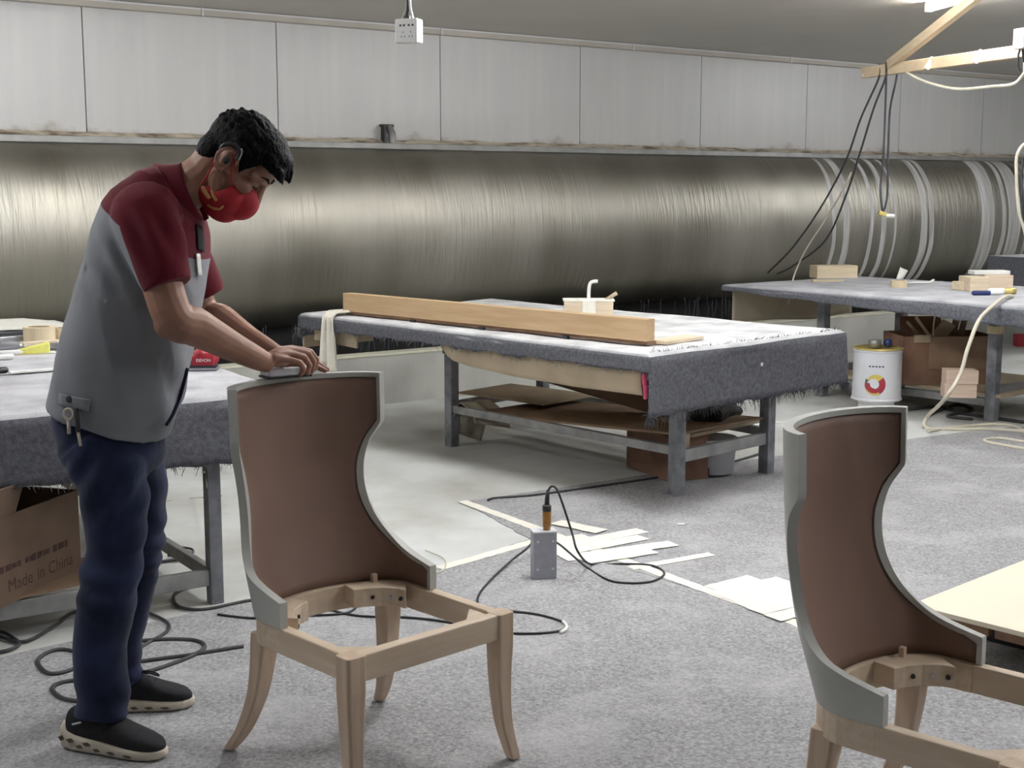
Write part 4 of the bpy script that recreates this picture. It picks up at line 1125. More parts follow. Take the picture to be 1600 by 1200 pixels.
def arc_patch(cx, cz_, r0, r1, a0, a1, w0=1.0, w1=1.0, n=18, r=.1612):
    vs = []; fs = []
    for i in range(n + 1):
        t = i / n; a = math.radians(a0 + (a1 - a0) * t); w = w0 + (w1 - w0) * t; mid = (r0 + r1) / 2; h = (r1 - r0) / 2 * w
        vs += [on_can(cx + (mid - h) * math.cos(a), cz_ + (mid - h) * math.sin(a), r), on_can(cx + (mid + h) * math.cos(a), cz_ + (mid + h) * math.sin(a), r)]
    for i in range(n): fs.append((2 * i, 2 * i + 1, 2 * i + 3, 2 * i + 2))
    return MB().add(vs, fs)
lx, lz = -.058, .165
arc_patch(lx, lz, .030, .072, 150, 40, .25, 1).build('logo_mark', M['logo_gold'], pc)
arc_patch(lx, lz, .030, .072, 40, -90, 1, 1).build('logo_mark', M['logo_red'], pc)
arc_patch(lx, lz, .026, .070, -90, -190, 1, .8, r=.1612).build('logo_mark', M['logo_red'], pc)
arc_patch(lx, lz, .058, .074, -60, -150, 1, .4, r=.1616).build('logo_mark', M['logo_gold'], pc)
arc_patch(lx, lz, .040, .074, 190, 148, .15, .7, r=.1616).build('logo_mark', M['logo_grey'], pc)
for i in range(5):
    x = -.098 + i * .021
    MB().add([on_can(x, .278, .1605), on_can(x + .013, .278, .1605), on_can(x + .013, .288, .1605), on_can(x, .288, .1605)], [(0, 1, 2, 3)]).build('print_mark', M['print_dark'], pc)
cup = MB().lathe([(0, 0), (.04, 0), (.044, .05), (.041, .05), (.036, .004), (0, .004)], 24, caps=False).build('grey_cup', M['grey_metal'], None, smooth=True, loc=pc.location + Vector((-.01, .05, .389))); tag(cup, 'small grey cup standing on the paint can lid', 'cup')
kn = MB(); kn.ellipsoid((0, 0, .03), (.028, .028, .03)); kn.box((0, 0, .008), (.03, .03, .016))
o = link('blue_knob', fuse('blue_knob', kn, .005, 2), M['blue'], None, True, loc=pc.location + Vector((.08, .06, .387))); tag(o, 'dark blue knob beside the cup on paint can', 'knob')

# ------------------------------------------------------------------ low cream board on blocks
bo = thing('low_board', 'cream faced board lying low on the carpet at right', 'board', G(1423, 944, .17), math.radians(42.9))
MB().box((1.0, -.45, -.008), (2.0, .9, .016)).build('face', M['plywood_top'], bo, bevel=.001)
for i in range(3):
    MB().box((.012, -.13 - i * .3, -.030), (.022, .28, .026)).build('edge_batten', M['plywood_edge'], bo, bevel=.001)
MB().box((1.0, -.012, -.030), (1.98, .022, .026)).build('edge_batten', M['plywood_edge'], bo, bevel=.001)
MB().box((.45, -.45, -.104), (.3, .7, .12)).build('bearer', M['black_rubber'], bo, bevel=.003)
MB().box((1.5, -.45, -.104), (.3, .7, .12)).build('bearer', M['black_rubber'], bo, bevel=.003)

# ------------------------------------------------------------------ hanging things
# socket box on its cables
Yb = 4.8
pb = S(639, 49, Yb)
sb_ = thing('socket_box', 'white double socket box hanging from the ceiling on cables', 'socket box', pb, math.radians(-22))
MB().box((0, 0, 0), (.086, .050, .082)).build('housing', M['white_plastic'], sb_, bevel=.005)
for x in (-.024, -.010, .008, .023):
    MB().box((x + .004, -.0255, .018), (.0075, .002, .007)).build('socket_slot', M['dark_plastic'], sb_)
for x in (-.014, .016):
    for q, zz in ((0, -.005), (-.006, -.020), (.006, -.020)):
        MB().box((x + q + .003, -.0255, zz), (.0022, .0015, .006)).build('pin_slot', M['logo_grey'], sb_)
for i, (x, m, r) in enumerate(((-.022, 'beige_cable', .004), (-.008, 'dusty_cable', .005), (.014, 'white_plastic', .005))):
    MB().tube(catmull([(x * 1.2, 0, .04), (x * .8, 0, .06), (x * .35, 0, .10), (x * .3, 0, .3), (x * .4, 0, ZC - pb.z)], 5), r, 8).build('suspension_cable', M[m], sb_, smooth=True)
MB().box((-.006, 0, .046), (.02, .018, .014)).build('gland', M['dark_plastic'], sb_, bevel=.003)

# wooden boom over the right table
bm2 = thing('wooden_boom', 'pale wooden boom with diagonal brace hung from the ceiling', 'boom', (2.55, 9.24, 2.3))
off = Vector((2.55, 9.24, 2.3))
P0, P1 = G(1350, 114, 2.3), G(1640, 74, 2.3)
dv = (P1 - P0)
P2 = P0 + dv * 1.25
pinez = wood('boom_pine', lin(196, 176, 146), lin(210, 192, 162), axis='y')
MB().bar(P0 - off, P2 - off, .05, .072).build('arm', pinez, bm2, bevel=.004)
br0 = P0 + dv * .16 + Vector((0, 0, .03)); bq_ = G(1524, -4, 2.60); br1 = br0 + (bq_ - br0) * ((ZC - br0.z) / (bq_.z - br0.z))
MB().bar(br0 - off, br1 - off, .045, .062).build('brace', pinez, bm2, bevel=.004)
MB().bar(P2 - off, Vector((P2.x, P2.y, ZC)) - off, .05, .05, (1, 0, 0)).build('hanger', pinez, bm2, bevel=.004)
for t in (.40, .66):
    q = P0 + dv * t - off
    MB().box(q + Vector((-.01, -.035, .0)), (.03, .03, .085), Matrix.Rotation(.5, 3, 'Y')).build('tape_tab', M['tape_paper'], bm2, bevel=.004)
q = P0 - off
MB().box(q + Vector((.012, -.03, -.005)), (.05, .016, .06), Matrix.Rotation(.3, 3, 'Y')).build('tape_tab', M['tape_paper'], bm2, bevel=.004)
# pole with socket at the boom
qb = G(1590, 70, 2.33)
po = thing('drop_pole', 'white drop pole with socket and plugs beside the boom', 'socket pole', qb + Vector((.0, -.12, 0)), math.radians(20))
MB().box((0, 0, .02), (.11, .085, .115)).build('socket', M['white_plastic'], po, bevel=.006)
MB().box((.045, 0, (ZC - qb.z) / 2 + .03), (.05, .06, ZC - qb.z - .06)).build('pole', M['white_plastic'], po, bevel=.004)
MB().capsule([(.01, 0, -.04), (.012, 0, -.10)], [.028, .02], 12).build('plug', M['dark_plastic'], po, smooth=True)
MB().capsule([(.045, -.01, -.10), (.05, -.01, -.13)], .016, 12).build('plug', M['chrome'], po, smooth=True)
MB().capsule([(.012, 0, -.11), (.002, -.01, -.17)], [.016, .012], 12).build('plug', M['white_plastic'], po, smooth=True)
MB().tube(catmull([(-.03, 0, -.03), (-.045, 0, -.07), (-.04, 0, -.13), (-.02, 0, -.16)], 5), .006, 8).build('lead', M['dark_plastic'], po, smooth=True)
pl = po.location + Vector((.0, -.01, -.17))
cable('boom_cable', [pl, pl + Vector((-.05, .03, -.06)), S(1550, 135, 8.35), S(1500, 139, 8.6), S(1460, 132, 8.8), S(1425, 118, 9.0), P0 + dv * .20 + Vector((0, 0, .04))], .009, 'beige_cable', 'pale cable drooping from the socket pole to the boom')
B1 = P0 + dv * .09
cable('boom_cable', [B1 + Vector((0, -.04, .045)), B1 + Vector((-.005, -.05, -.05)), S(1345, 185, 9.55), S(1322, 250, 9.8), S(1285, 320, 10.2), S(1240, 385, 10.7), S(1200, 426, 11.3)], .0075, 'dusty_cable', 'dark cable slanting from the boom down to the curtain')
cable('boom_cable', [B1 + Vector((.05, -.04, .045)), B1 + Vector((.04, -.05, -.05)), S(1365, 170, 9.5), S(1345, 235, 9.7), S(1322, 305, 10.0), S(1290, 375, 10.3), S(1240, 415, 10.7), S(1215, 428, 11.2)], .0075, 'dusty_cable', 'second dark cable slanting from the boom left of plug')
cable('boom_cable', [S(1330, 270, 9.75), S(1310, 310, 10.0), S(1285, 350, 10.3), S(1258, 392, 10.5), S(1243, 425, 10.6), S(1236, 450, 10.4), S(1232, 475, 10.2)], .0065, 'beige_cable', 'pale cable slanting behind the large wood block')
B2 = P0 + dv * .14
lo = [B2 + Vector((-.01, -.04, .045)), B2 + Vector((-.01, -.055, -.05)), S(1383, 180, 9.3), S(1380, 250, 9.3), S(1376, 290, 9.3), S(1377, 315, 9.3), S(1380, 330, 9.3), S(1385, 315, 9.3), S(1387, 290, 9.3), S(1388, 230, 9.3), S(1391, 170, 9.3), B2 + Vector((.06, -.055, -.05)), B2 + Vector((.06, -.04, .045))]
cable('boom_cable', lo, .0075, 'dusty_cable', 'dark cable loop hanging straight from the boom to yellow plug')
yp = thing('yellow_plug', 'yellow and white plug at the end of the hanging loop', 'plug', S(1382, 334, 9.3))
MB().box((-.015, 0, 0), (.055, .04, .03), Matrix.Rotation(.3, 3, 'Y')).build('connector', M['gold'], yp, bevel=.006)
MB().capsule([(.01, 0, -.012), (.06, 0, -.014)], .014, 10).build('tip', M['paper'], yp, smooth=True)
cable('wall_cable', [S(1640, 210, 8.5), S(1605, 222, 8.5), S(1590, 240, 8.5), S(1588, 270, 8.5), S(1592, 330, 8.5), S(1602, 365, 8.5), S(1612, 420, 8.5)], .010, 'beige_cable', 'pale cable loop hanging at the right picture edge')
cable('wall_cable', [S(1640, 225, 8.6), S(1606, 235, 8.6), S(1597, 260, 8.6), S(1598, 320, 8.6), S(1606, 400, 8.6)], .008, 'dusty_cable', 'grey cable hanging beside the pale cable loop')

# ------------------------------------------------------------------ the worker
PB = Vector((-1.05, 3.58, 0.005))
man = thing('person', 'worker in grey and maroon shirt and red mask bending over the chair', 'person', PB)
M['skin'] = mat('skin', lin(154, 114, 95), .5, 0, .08, 14, .06, 220, spec=.4)
M['shirt'] = mat('grey_cotton', lin(134, 136, 142), .9, 0, .05, 6, .12, 420, sheen=.1, spec=.2)
M['maroon'] = mat('maroon_cotton', lin(96, 22, 36), .9, 0, .08, 6, .12, 420, sheen=.1, spec=.2)
M['denim'] = mat('dark_denim', lin(27, 32, 52), .9, 0, 0, 7, .15, 500, lin(46, 54, 84), sheen=.1, spec=.15)
M['hair'] = mat('black_hair', lin(6, 6, 8), .6, 0, .4, 90, .6, 160, stretch=(1, 1, 1), spec=.14)
M['mask'] = mat('red_mask', lin(168, 30, 42), .7, 0, .08, 12, .1, 300)
M['mask_print'] = mat('mask_print', lin(196, 150, 92), .7)
M['shoe'] = mat('black_knit', lin(24, 24, 30), .85, 0, .2, 60, .3, 300)
M['sole'] = mat('pale_sole', lin(206, 196, 180), .6, 0, .05, 20)
M['cut'] = mat('sole_cutout', lin(96, 80, 68), .8)

def put(name, me, m, smooth=True, parent=None):
    """mesh given in world coordinates, made a part of the worker"""
    me.transform(Matrix.Translation(-PB))
    return link(name, me, m, parent or man, smooth)
def build_w(name, mb, m, smooth=True, parent=None, solid=0.0, bevel=0.0):
    me = mb.mesh(name); bm = bmesh.new(); bm.from_mesh(me); bmesh.ops.recalc_face_normals(bm, faces=bm.faces); bm.to_mesh(me); bm.free()
    me.transform(Matrix.Translation(-PB))
    return link(name, me, m, parent or man, smooth, bevel, solid)

# head frame: x forward, y to his left, z up the skull
HC = S(371, 254, 3.585)
HP = math.radians(47)
HF = Vector((math.cos(HP), -0.06, -math.sin(HP))).normalized()
HL = Vector((0.06, 1, 0)); HL = (HL - HF * HL.dot(HF)).normalized()
HU = HF.cross(HL).normalized()
HR = Matrix((HF, HL, HU)).transposed()
def H(x, y, z): return HC + HR @ Vector((x, y, z))
def hell(mb, c, r, rot=None): mb.ellipsoid(H(*c), r, HR @ rot if rot is not None else HR, 24, 16)

body = MB()
# skull and face
hell(body, (-.012, 0, .028), (.094, .074, .088))
hell(body, (.030, 0, -.030), (.060, .058, .088))
hell(body, (.052, 0, -.098), (.034, .032, .026))
hell(body, (.066, 0, .045), (.030, .056, .045))
for s in (-1, 1):
    body.capsule([H(-.004, s * .056, -.050), H(.020, s * .048, -.085), H(.058, s * .018, -.108)], [.018, .019, .017], 12)
    body.capsule([H(.088, s * .010, .020), H(.082, s * .036, .024), H(.066, s * .055, .018)], [.012, .013, .012], 10)
    hell(body, (.062, s * .044, -.022), (.024, .022, .020))
    hell(body, (.070, s * .031, .000), (.017, .019, .014))          # closed lids over the eyes
    hell(body, (.098, s * .010, -.042), (.010, .009, .009))
    # ear
    ER = Matrix.Rotation(s * .28, 3, 'Z') @ Matrix.Rotation(-.18, 3, 'Y')
    ring = []
    for k in range(15):
        a = math.radians(-120 + 290 * k / 14)
        ring.append(H(-.012 - .021 * math.cos(a) * (1.0 if math.sin(a) > -.4 else .75) + .004, s * (.074 + .010), .000 + .033 * math.sin(a)) + HR @ Vector((-.010 * math.cos(a) * .3, s * .008 * math.cos(a), 0)))
    body.capsule(ring, .0052, 8)
    hell(body, (-.010, s * .076, -.001), (.017, .008, .027), ER)
    hell(body, (-.004, s * .078, -.028), (.009, .007, .011), ER)
body.capsule([H(.090, 0, .012), H(.098, 0, -.012), H(.109, 0, -.036)], [.009, .010, .011], 12)
body.capsule([H(.086, -.016, -.072), H(.094, 0, -.071), H(.086, .016, -.072)], .008, 10)
body.capsule([H(.082, -.014, -.083), H(.089, 0, -.084), H(.082, .014, -.083)], .008, 10)
# neck and trunk
NB = S(262, 322, 3.585)
body.capsule([H(-.044, 0, -.030), H(-.038, 0, -.080), S(292, 294, 3.585), NB], [.058, .059, .061, .068], 16)
hipC = S(172, 660, 3.59)
body.capsule([NB, S(238, 380, 3.585), S(205, 470, 3.585), S(185, 560, 3.585), hipC], [.075, .115, .118, .112, .118], 20, ratio=1.0)
for Y, sgn in ((3.43, -1), (3.76, 1)):
    body.capsule([S(245, 330, 3.585), S(232, 340, Y)], [.07, .055], 14)
# arms
def limb(pts, rads, seg=16): body.capsule(catmull(pts, 5), [interp([(i / (len(rads) - 1), r) for i, r in enumerate(rads)], k / (5 * (len(pts) - 1))) for k in range(5 * (len(pts) - 1) + 1)], seg)
RS = S(226, 342, 3.42); RE = S(272, 497, 3.36); RW = S(414, 566, 3.545)
limb([RS, RS.lerp(RE, .5) + Vector((-.004, 0, 0)), RE, RE.lerp(RW, .22) + Vector((0, 0, .004)), RE.lerp(RW, .6), RW], [.056, .052, .050, .051, .040, .0275])
body.ellipsoid(RE + Vector((-.012, 0, -.014)), (.040, .036, .040))
LS = S(250, 345, 3.76); LE = S(318, 490, 3.82); LW = S(428, 552, 3.70)
limb([LS, LS.lerp(LE, .5), LE, LE.lerp(LW, .25) + Vector((0, 0, .006)), LE.lerp(LW, .6), LW], [.056, .052, .048, .049, .038, .0275])
# right hand arched over the sanding block, fingers bent down in front of it
fing = [  # knuckle, middle joint, end joint, tip
    (S(441, 561, 3.555), S(469, 567, 3.57), S(475, 577, 3.575), S(470, 585, 3.575), .0088),
    (S(447, 553, 3.577), S(476, 559, 3.598), S(484, 571, 3.605), S(480, 583, 3.605), .0094),
    (S(452, 547, 3.600), S(482, 553, 3.624), S(491, 566, 3.632), S(487, 580, 3.632), .0096),
    (S(456, 545, 3.624), S(485, 550, 3.650), S(495, 562, 3.660), S(492, 576, 3.660), .0092)]
for a, b, c, d, r in fing:
    body.capsule([RW.lerp(a, .12), RW.lerp(a, .6) + Vector((0, 0, .006)), a], [.021, .0165, r * 1.22], 12)
    body.capsule([a, a.lerp(b, .5) + Vector((0, 0, .002)), b], [r * 1.15, r * 1.0, r * 1.06], 12)
    body.capsule([b, c, d], [r * 1.03, r * .92, r * .82], 12)
body.capsule([RW.lerp(fing[3][0], .25) + Vector((.0, .012, -.008)), S(446, 566, 3.648), S(462, 574, 3.672), S(474, 581, 3.680)], [.017, .0125, .0108, .0092], 12)
# left hand beyond it, flat, finger ends reaching out to the right
lf_ = [(S(462, 557, 3.700), S(486, 566, 3.700), S(499, 575, 3.703), S(508, 579, 3.705), .0092),
       (S(464, 553, 3.722), S(488, 562, 3.728), S(502, 572, 3.733), S(511, 577, 3.736), .0094),
       (S(464, 551, 3.745), S(487, 560, 3.755), S(500, 570, 3.762), S(508, 575, 3.766), .0090),
       (S(462, 551, 3.768), S(482, 559, 3.780), S(492, 567, 3.788), S(499, 572, 3.792), .0082)]
for a, b, c, d, r in lf_:
    body.capsule([LW.lerp(a, .12), LW.lerp(a, .6) + Vector((0, 0, .004)), a], [.021, .016, r * 1.2], 12)
    body.capsule([a, b, c, d], [r * 1.12, r, r * .92, r * .82], 12)
body.capsule([LW.lerp(lf_[0][0], .25) + Vector((0, -.012, -.008)), S(456, 566, 3.668), S(470, 575, 3.655), S(480, 581, 3.648)], [.017, .0125, .0108, .0092], 12)
# legs and feet (inside jeans and shoes)
RL = [(168, 690, 3.49, .088), (176, 760, 3.475, .078), (178, 860, 3.465, .058), (168, 945, 3.46, .060), (160, 1050, 3.46, .046), (158, 1120, 3.46, .040)]
LL = [(196, 690, 3.69, .086), (207, 760, 3.72, .074), (212, 860, 3.73, .056), (199, 945, 3.735, .056), (192, 1030, 3.74, .044), (196, 1070, 3.745, .038)]
for L_ in (RL, LL):
    body.capsule([hipC] + [S(x, y, Y) for x, y, Y, r in L_], [.10] + [r for *_, r in L_], 14)
RHEEL, RTOE = Vector((-1.205, 3.478, .005)), Vector((-.922, 3.390, .005))
LHEEL, LTOE = Vector((-1.200, 3.722, .005)), Vector((-.935, 3.764, .005))
for h_, t_ in ((RHEEL, RTOE), (LHEEL, LTOE)):
    body.capsule([h_.lerp(t_, .2) + Vector((0, 0, .065)), h_.lerp(t_, .5) + Vector((0, 0, .052)), h_.lerp(t_, .8) + Vector((0, 0, .042))], [.026, .024, .016], 12)
bmesh_body = fuse('body', body, .0034, 2, .5)
put('body', bmesh_body, M['skin'])

# hair: cap with tufts, standing up over the forehead
hr = MB()
hell(hr, (-.020, 0, .044), (.098, .079, .088))
hell(hr, (.020, 0, .078), (.080, .068, .060))
hell(hr, (-.061, 0, -.010), (.049, .065, .067))
hell(hr, (.062, 0, .088), (.050, .056, .034))
for s in (-1, 1):
    hell(hr, (.030, s * .062, .040), (.030, .014, .034))
    hell(hr, (.036, s * .064, .020), (.012, .009, .026))
rh = random.Random(4)
for i in range(150):
    y = rh.uniform(-.056, .056); x0 = rh.uniform(.02, .085); z0 = .105 - .3 * (x0 - .03) - abs(y) * .35
    L = rh.uniform(.025, .05)
    hr.capsule([H(x0, y, z0 - .015), H(x0 + L * .6, y * 1.05, z0 + .004), H(x0 + L, y * 1.05 + rh.uniform(-.006, .006), z0 - .014 - rh.uniform(0, .012))], [.010, .0075, .003], 6)
for i in range(170):
    a = rh.uniform(0, 6.28); b = rh.uniform(.1, 1.5)
    d = Vector((math.cos(a) * math.sin(b), math.sin(a) * math.sin(b), math.cos(b)))
    p = Vector((-.020 + d.x * .096, d.y * .077, .044 + d.z * .087))
    if p.x > .05 and p.z < .06: continue
    q = p + Vector((.022, 0, -.004)) + d * .006
    hr.capsule([H(*p), H(*q)], [.008, .003], 6)
hm = fuse('hair', hr, .003, 1, .4)
# cut the hairline: face, ears and neck stay bare
bm = bmesh.new(); bm.from_mesh(hm)
kill = []
inv = HR.transposed()
for v in bm.verts:
    l = inv @ (v.co - HC)
    line = interp([(-.12, -.060), (-.075, -.066), (-.045, -.045), (-.030, .018), (.004, .030), (.018, .000), (.034, -.012), (.046, .020), (.062, .052), (.2, .056)], l.x)
    if l.z < line: kill.append(v)
bmesh.ops.delete(bm, geom=kill, context='VERTS')
for v in bm.verts:
    l = inv @ (v.co - HC)
    v.co += v.normal * (.0022 * noise.noise(Vector((l.x * 60, l.y * 160, l.z * 60))))
bm.to_mesh(hm); bm.free()
put('hair', hm, M['hair'])
# eyes: dark lash line and brow
for s in (-1, 1):
    build_w('eyelash', MB().capsule([H(.087, s * .020, -.006), H(.089, s * .031, -.009), H(.083, s * .043, -.006)], .0018, 6), M['hair'])
    build_w('eyebrow', MB().capsule([H(.098, s * .014, .026), H(.095, s * .032, .033), H(.080, s * .050, .028)], [.003, .0038, .002], 8), M['hair'])
# mask: shell around nose, mouth and chin
mk = MB()
hell(mk, (.044, 0, -.072), (.066, .067, .062))
hell(mk, (.066, 0, -.064), (.060, .050, .054))
hell(mk, (.045, 0, -.104), (.056, .052, .046))
hell(mk, (.012, 0, -.096), (.046, .064, .046))
mm = fuse('mask', mk, .003, 14, .5)
bm = bmesh.new(); bm.from_mesh(mm)
kill = []
for v in bm.verts:
    l = inv @ (v.co - HC)
    top = interp([(-.018, -.102), (.006, -.084), (.030, -.076), (.038, -.058), (.044, -.036), (.066, -.020), (.090, -.008), (.105, -.010), (.14, -.024)], l.x)
    back = -.018
    if l.z > top or l.x < back: kill.append(v)
bmesh.ops.delete(bm, geom=kill, context='VERTS')
bm.to_mesh(mm); bm.free()
mo = put('face_mask', mm, M['mask'])
md = mo.modifiers.new('thick', 'SOLIDIFY'); md.thickness = .0025; md.offset = 1
bvm = BVHTree.FromPolygons([v.co.copy() + PB for v in mm.vertices], [tuple(p.vertices) for p in mm.polygons])
def mp_(x, z):
    h_ = bvm.ray_cast(H(x, -.2, z), HL)
    return h_[0] - HL * .003 if h_[0] is not None else H(x, -.066, z)
for pts, r in ((((-.002, -.100), (.010, -.103), (.024, -.106)), .006), (((.020, -.088), (.030, -.094), (.042, -.096)), .005), (((.036, -.124), (.052, -.119), (.064, -.108), (.066, -.098)), .0045)):
    build_w('mask_print', MB().capsule([mp_(*p) for p in pts], r, 8, .3, HL), M['mask_print'], parent=mo)
for s in (-1, 1):
    build_w('ear_loop', MB().tube(catmull([H(.044, s * .064, -.040), H(.026, s * .073, -.020), H(.010, s * .080, .006), H(-.004, s * .084, .030), H(-.020, s * .088, .030), H(-.032, s * .087, .006), H(-.026, s * .080, -.030), H(-.018, s * .070, -.060), H(-.012, s * .064, -.098)], 5), .0022, 6), M['mask'], parent=mo)
# ear hook (behind-the-ear device)
eh = build_w('ear_hook', MB().tube(catmull([H(-.034, -.088, .006), H(-.036, -.090, .022), H(-.022, -.091, .040), H(-.004, -.090, .043), H(.008, -.088, .034), H(.012, -.087, .018)], 6), [.0055] * 31, 10), M['dark_plastic'])
build_w('trim', MB().tube(catmull([H(.002, -.094, .050), H(.012, -.092, .040), H(.017, -.090, .022)], 5), .0024, 6), M['chrome'], parent=eh)
build_w('ear_bud', MB().ellipsoid(H(-.004, -.086, -.002), (.008, .006, .009), HR, 12, 8), M['dark_plastic'], parent=eh)

# shirt
def ringpts(back, front, Y, hw, n=40, e=2.3, tilt=0.0):
    b = S(*back, Y); f = S(*front, Y); c = (b + f) / 2; ax = (f - b) / 2
    out = []
    for k in range(n):
        a = 2 * math.pi * k / n
        ca, sa = math.cos(a), math.sin(a)
        u = abs(ca) ** (2 / e) * (1 if ca >= 0 else -1); w = abs(sa) ** (2 / e) * (1 if sa >= 0 else -1)
        out.append(c + ax * u + Vector((0, 1, 0)) * w * hw)
    return out
sec = [((82, 629), (258, 684), .185), ((88, 590), (280, 630), .190), ((100, 530), (294, 572), .186), ((117, 470), (306, 512), .188), ((135, 410), (316, 455), .196), ((150, 355), (322, 405), .200), ((168, 312), (320, 368), .190), ((196, 282), (314, 345), .160), ((226, 264), (308, 335), .112), ((248, 256), (303, 330), .078)]
tor = MB()
tor.loft([ringpts(b, f, 3.585, hw) for b, f, hw in sec])
# sleeves
def sleeve(pts, rads): tor.tube(catmull(pts, 5), [interp([(i / (len(rads) - 1), r) for i, r in enumerate(rads)], k / (5 * (len(pts) - 1))) for k in range(5 * (len(pts) - 1) + 1)], 22)
sleeve([S(236, 322, 3.47), S(228, 345, 3.425), S(243, 395, 3.385), S(263, 448, 3.365)], [.082, .086, .074, .061])
sleeve([S(250, 325, 3.71), S(262, 350, 3.755), S(292, 405, 3.79), S(318, 462, 3.81)], [.078, .082, .070, .060])
sme = fuse('shirt', tor, .0062, 5, .5)
bm = bmesh.new(); bm.from_mesh(sme)
bm.normal_update()
wr = Vector((1, 0, .55)).normalized()
for v in bm.verts:
    p = v.co
    al = p.x * .32 - p.z * .95; ac = p.x * .95 + p.z * .32
    a = (.45 - abs(noise.noise(Vector((ac * 10, p.y * 6, al * 2.2)))) * 1.6) * .007
    b = noise.noise(Vector((ac * 7 + 9, p.y * 4, al * 5))) * .005
    t = max(0, 1 - abs(p.z - .95) / .22)
    c = math.sin(p.x * 46 + p.z * 16 + p.y * 18 + 5 * noise.noise(p * 3)) * .0035 * t
    v.co = p + v.normal * (a + b + c)
# folds fanning over the sleeve
for v in bm.verts:
    p = v.co
    if p.y < 3.45:
        d = (p - RS); s_ = d.dot((RE - RS).normalized())
        v.co += v.normal * (.0062 * math.sin(p.x * 95 + p.z * 50 + p.y * 20) * max(0, min(1, 1 - abs(s_ - .06) / .10)))
bm.to_mesh(sme); bm.free()
# seam plane between maroon yoke/sleeves and grey body
pa, pb_, = S(160, 309, 3.585), S(316, 402, 3.585)
sd_ = (pb_ - pa).normalized(); sn = Vector((-sd_.z, 0, sd_.x))
if sn.z < 0: sn = -sn
def cut_mesh(src, keep):
    """keep(p) decides per face centre after slicing along the seam plane and the armholes"""
    bm = bmesh.new(); bm.from_mesh(src)
    for co, no in CUTS:
        bmesh.ops.bisect_plane(bm, geom=bm.verts[:] + bm.edges[:] + bm.faces[:], plane_co=co, plane_no=no)
    kill = [f for f in bm.faces if not keep(f.calc_center_median())]
    bmesh.ops.delete(bm, geom=kill, context='FACES')
    me = bpy.data.meshes.new('cut'); bm.to_mesh(me); bm.free()
    return me
# armhole planes (right side toward the camera, left side away)
rA, rB = S(186, 318, 3.41), S(226, 440, 3.39)
rd_ = (rB - rA).normalized(); rn = Vector((rd_.z, 0, -rd_.x))
if rn.x < 0: rn = -rn
CUTS = [(pa, sn), (rA, rn), (Vector((0, 3.447, 0)), Vector((0, 1, 0))), (Vector((0, 3.735, 0)), Vector((0, 1, 0)))]
lA = S(262, 380, 3.76)
def is_maroon(p):
    if (p - pa).dot(sn) > 0: return True
    if p.y < 3.447 and (p - rA).dot(rn) > 0 and p.z > 1.13 and p.x < S(300, 400, 3.38).x + .05: return True
    if p.y > 3.735 and p.z > 1.13 and p.x > lA.x: return True
    return False
s1 = cut_mesh(sme, lambda p: not is_maroon(p))
s2 = cut_mesh(sme, is_maroon)
so = put('shirt_body', s1, M['shirt'])
yo = put('shirt_yoke', s2, M['maroon'])
# collar
def collar(u, v):
    a = math.radians(24 + 312 * u)
    c = S(300, 301, 3.585); up = Vector((.93, 0, .36)).normalized(); side = Vector((0, 1, 0)); fw_ = Vector((.36, 0, -.93)).normalized()
    r = .067 + .020 * (1 - v) ** 1.5 + .002 * math.sin(u * 9)
    return c + up * (-.060 + v * .068) + fw_ * (r * 1.22 * math.cos(a)) + side * (r * 1.05 * math.sin(a))
build_w('collar', MB().sheet(collar, 40, 6), M['maroon'], solid=.005)
# placket, pocket with tag, hem tab with button
pk = [S(306, 405, 3.60), S(304, 470, 3.62), S(299, 540, 3.62), S(288, 600, 3.60), S(268, 660, 3.58)]
def on_shirt(p, nrm, d=.004): return p + nrm * d
bt_ = S(112, 622, 3.40)
dgs = bpy.context.evaluated_depsgraph_get(); dgs.update()
bvs = BVHTree.FromPolygons([v.co.copy() + PB for v in s1.vertices], [tuple(p.vertices) for p in s1.polygons])
def hit(px, py):
    d = ray(px, py).normalized(); h_ = bvs.ray_cast(Vector((0, 0, CAMH)), d)
    return h_[0], h_[1]
bvy = BVHTree.FromPolygons([v.co.copy() + PB for v in s2.vertices], [tuple(p.vertices) for p in s2.polygons])
def hit2(px, py):
    d = ray(px, py).normalized(); o_ = Vector((0, 0, CAMH)); a = bvs.ray_cast(o_, d); b = bvy.ray_cast(o_, d)
    if a[0] is None or (b[0] is not None and b[3] < a[3]): a = b
    return a[0], a[1]
def decal(name, corners, m, parent, lift=.0025, nsub=6):
    """small cloth patch lying on the shirt surface, corners given as points of the surface"""
    vs = []; fs = []
    for j in range(nsub + 1):
        for i in range(nsub + 1):
            u, v = i / nsub, j / nsub
            x = (corners[0][0] * (1 - u) + corners[1][0] * u) * (1 - v) + (corners[3][0] * (1 - u) + corners[2][0] * u) * v
            y = (corners[0][1] * (1 - u) + corners[1][1] * u) * (1 - v) + (corners[3][1] * (1 - u) + corners[2][1] * u) * v
            p, nn = hit2(x, y)
            if p is None: return None
            if nn.y > 0: nn = -nn
            vs.append(p + nn * lift)
    w = nsub + 1
    for j in range(nsub):
        for i in range(nsub):
            fs.append((j * w + i, j * w + i + 1, (j + 1) * w + i + 1, (j + 1) * w + i))
    return build_w(name, MB().add(vs, fs), m, True, parent, solid=.002)
decal('hem_tab', [(94, 614), (143, 624), (140, 642), (93, 632)], M['shirt'], so, .005)
decal('name_tag', [(303, 396), (309, 396), (312, 430), (306, 430)], M['white_plastic'], so, .006)
decal('undershirt', [(305, 350), (317, 356), (317, 394), (307, 390)], M['shoe'], yo, .004)
fe = [hit2(x, y)[0] for x, y in ((291, 575), (285, 600), (278, 625), (268, 648), (258, 664))]
fe = [p for p in fe if p is not None]
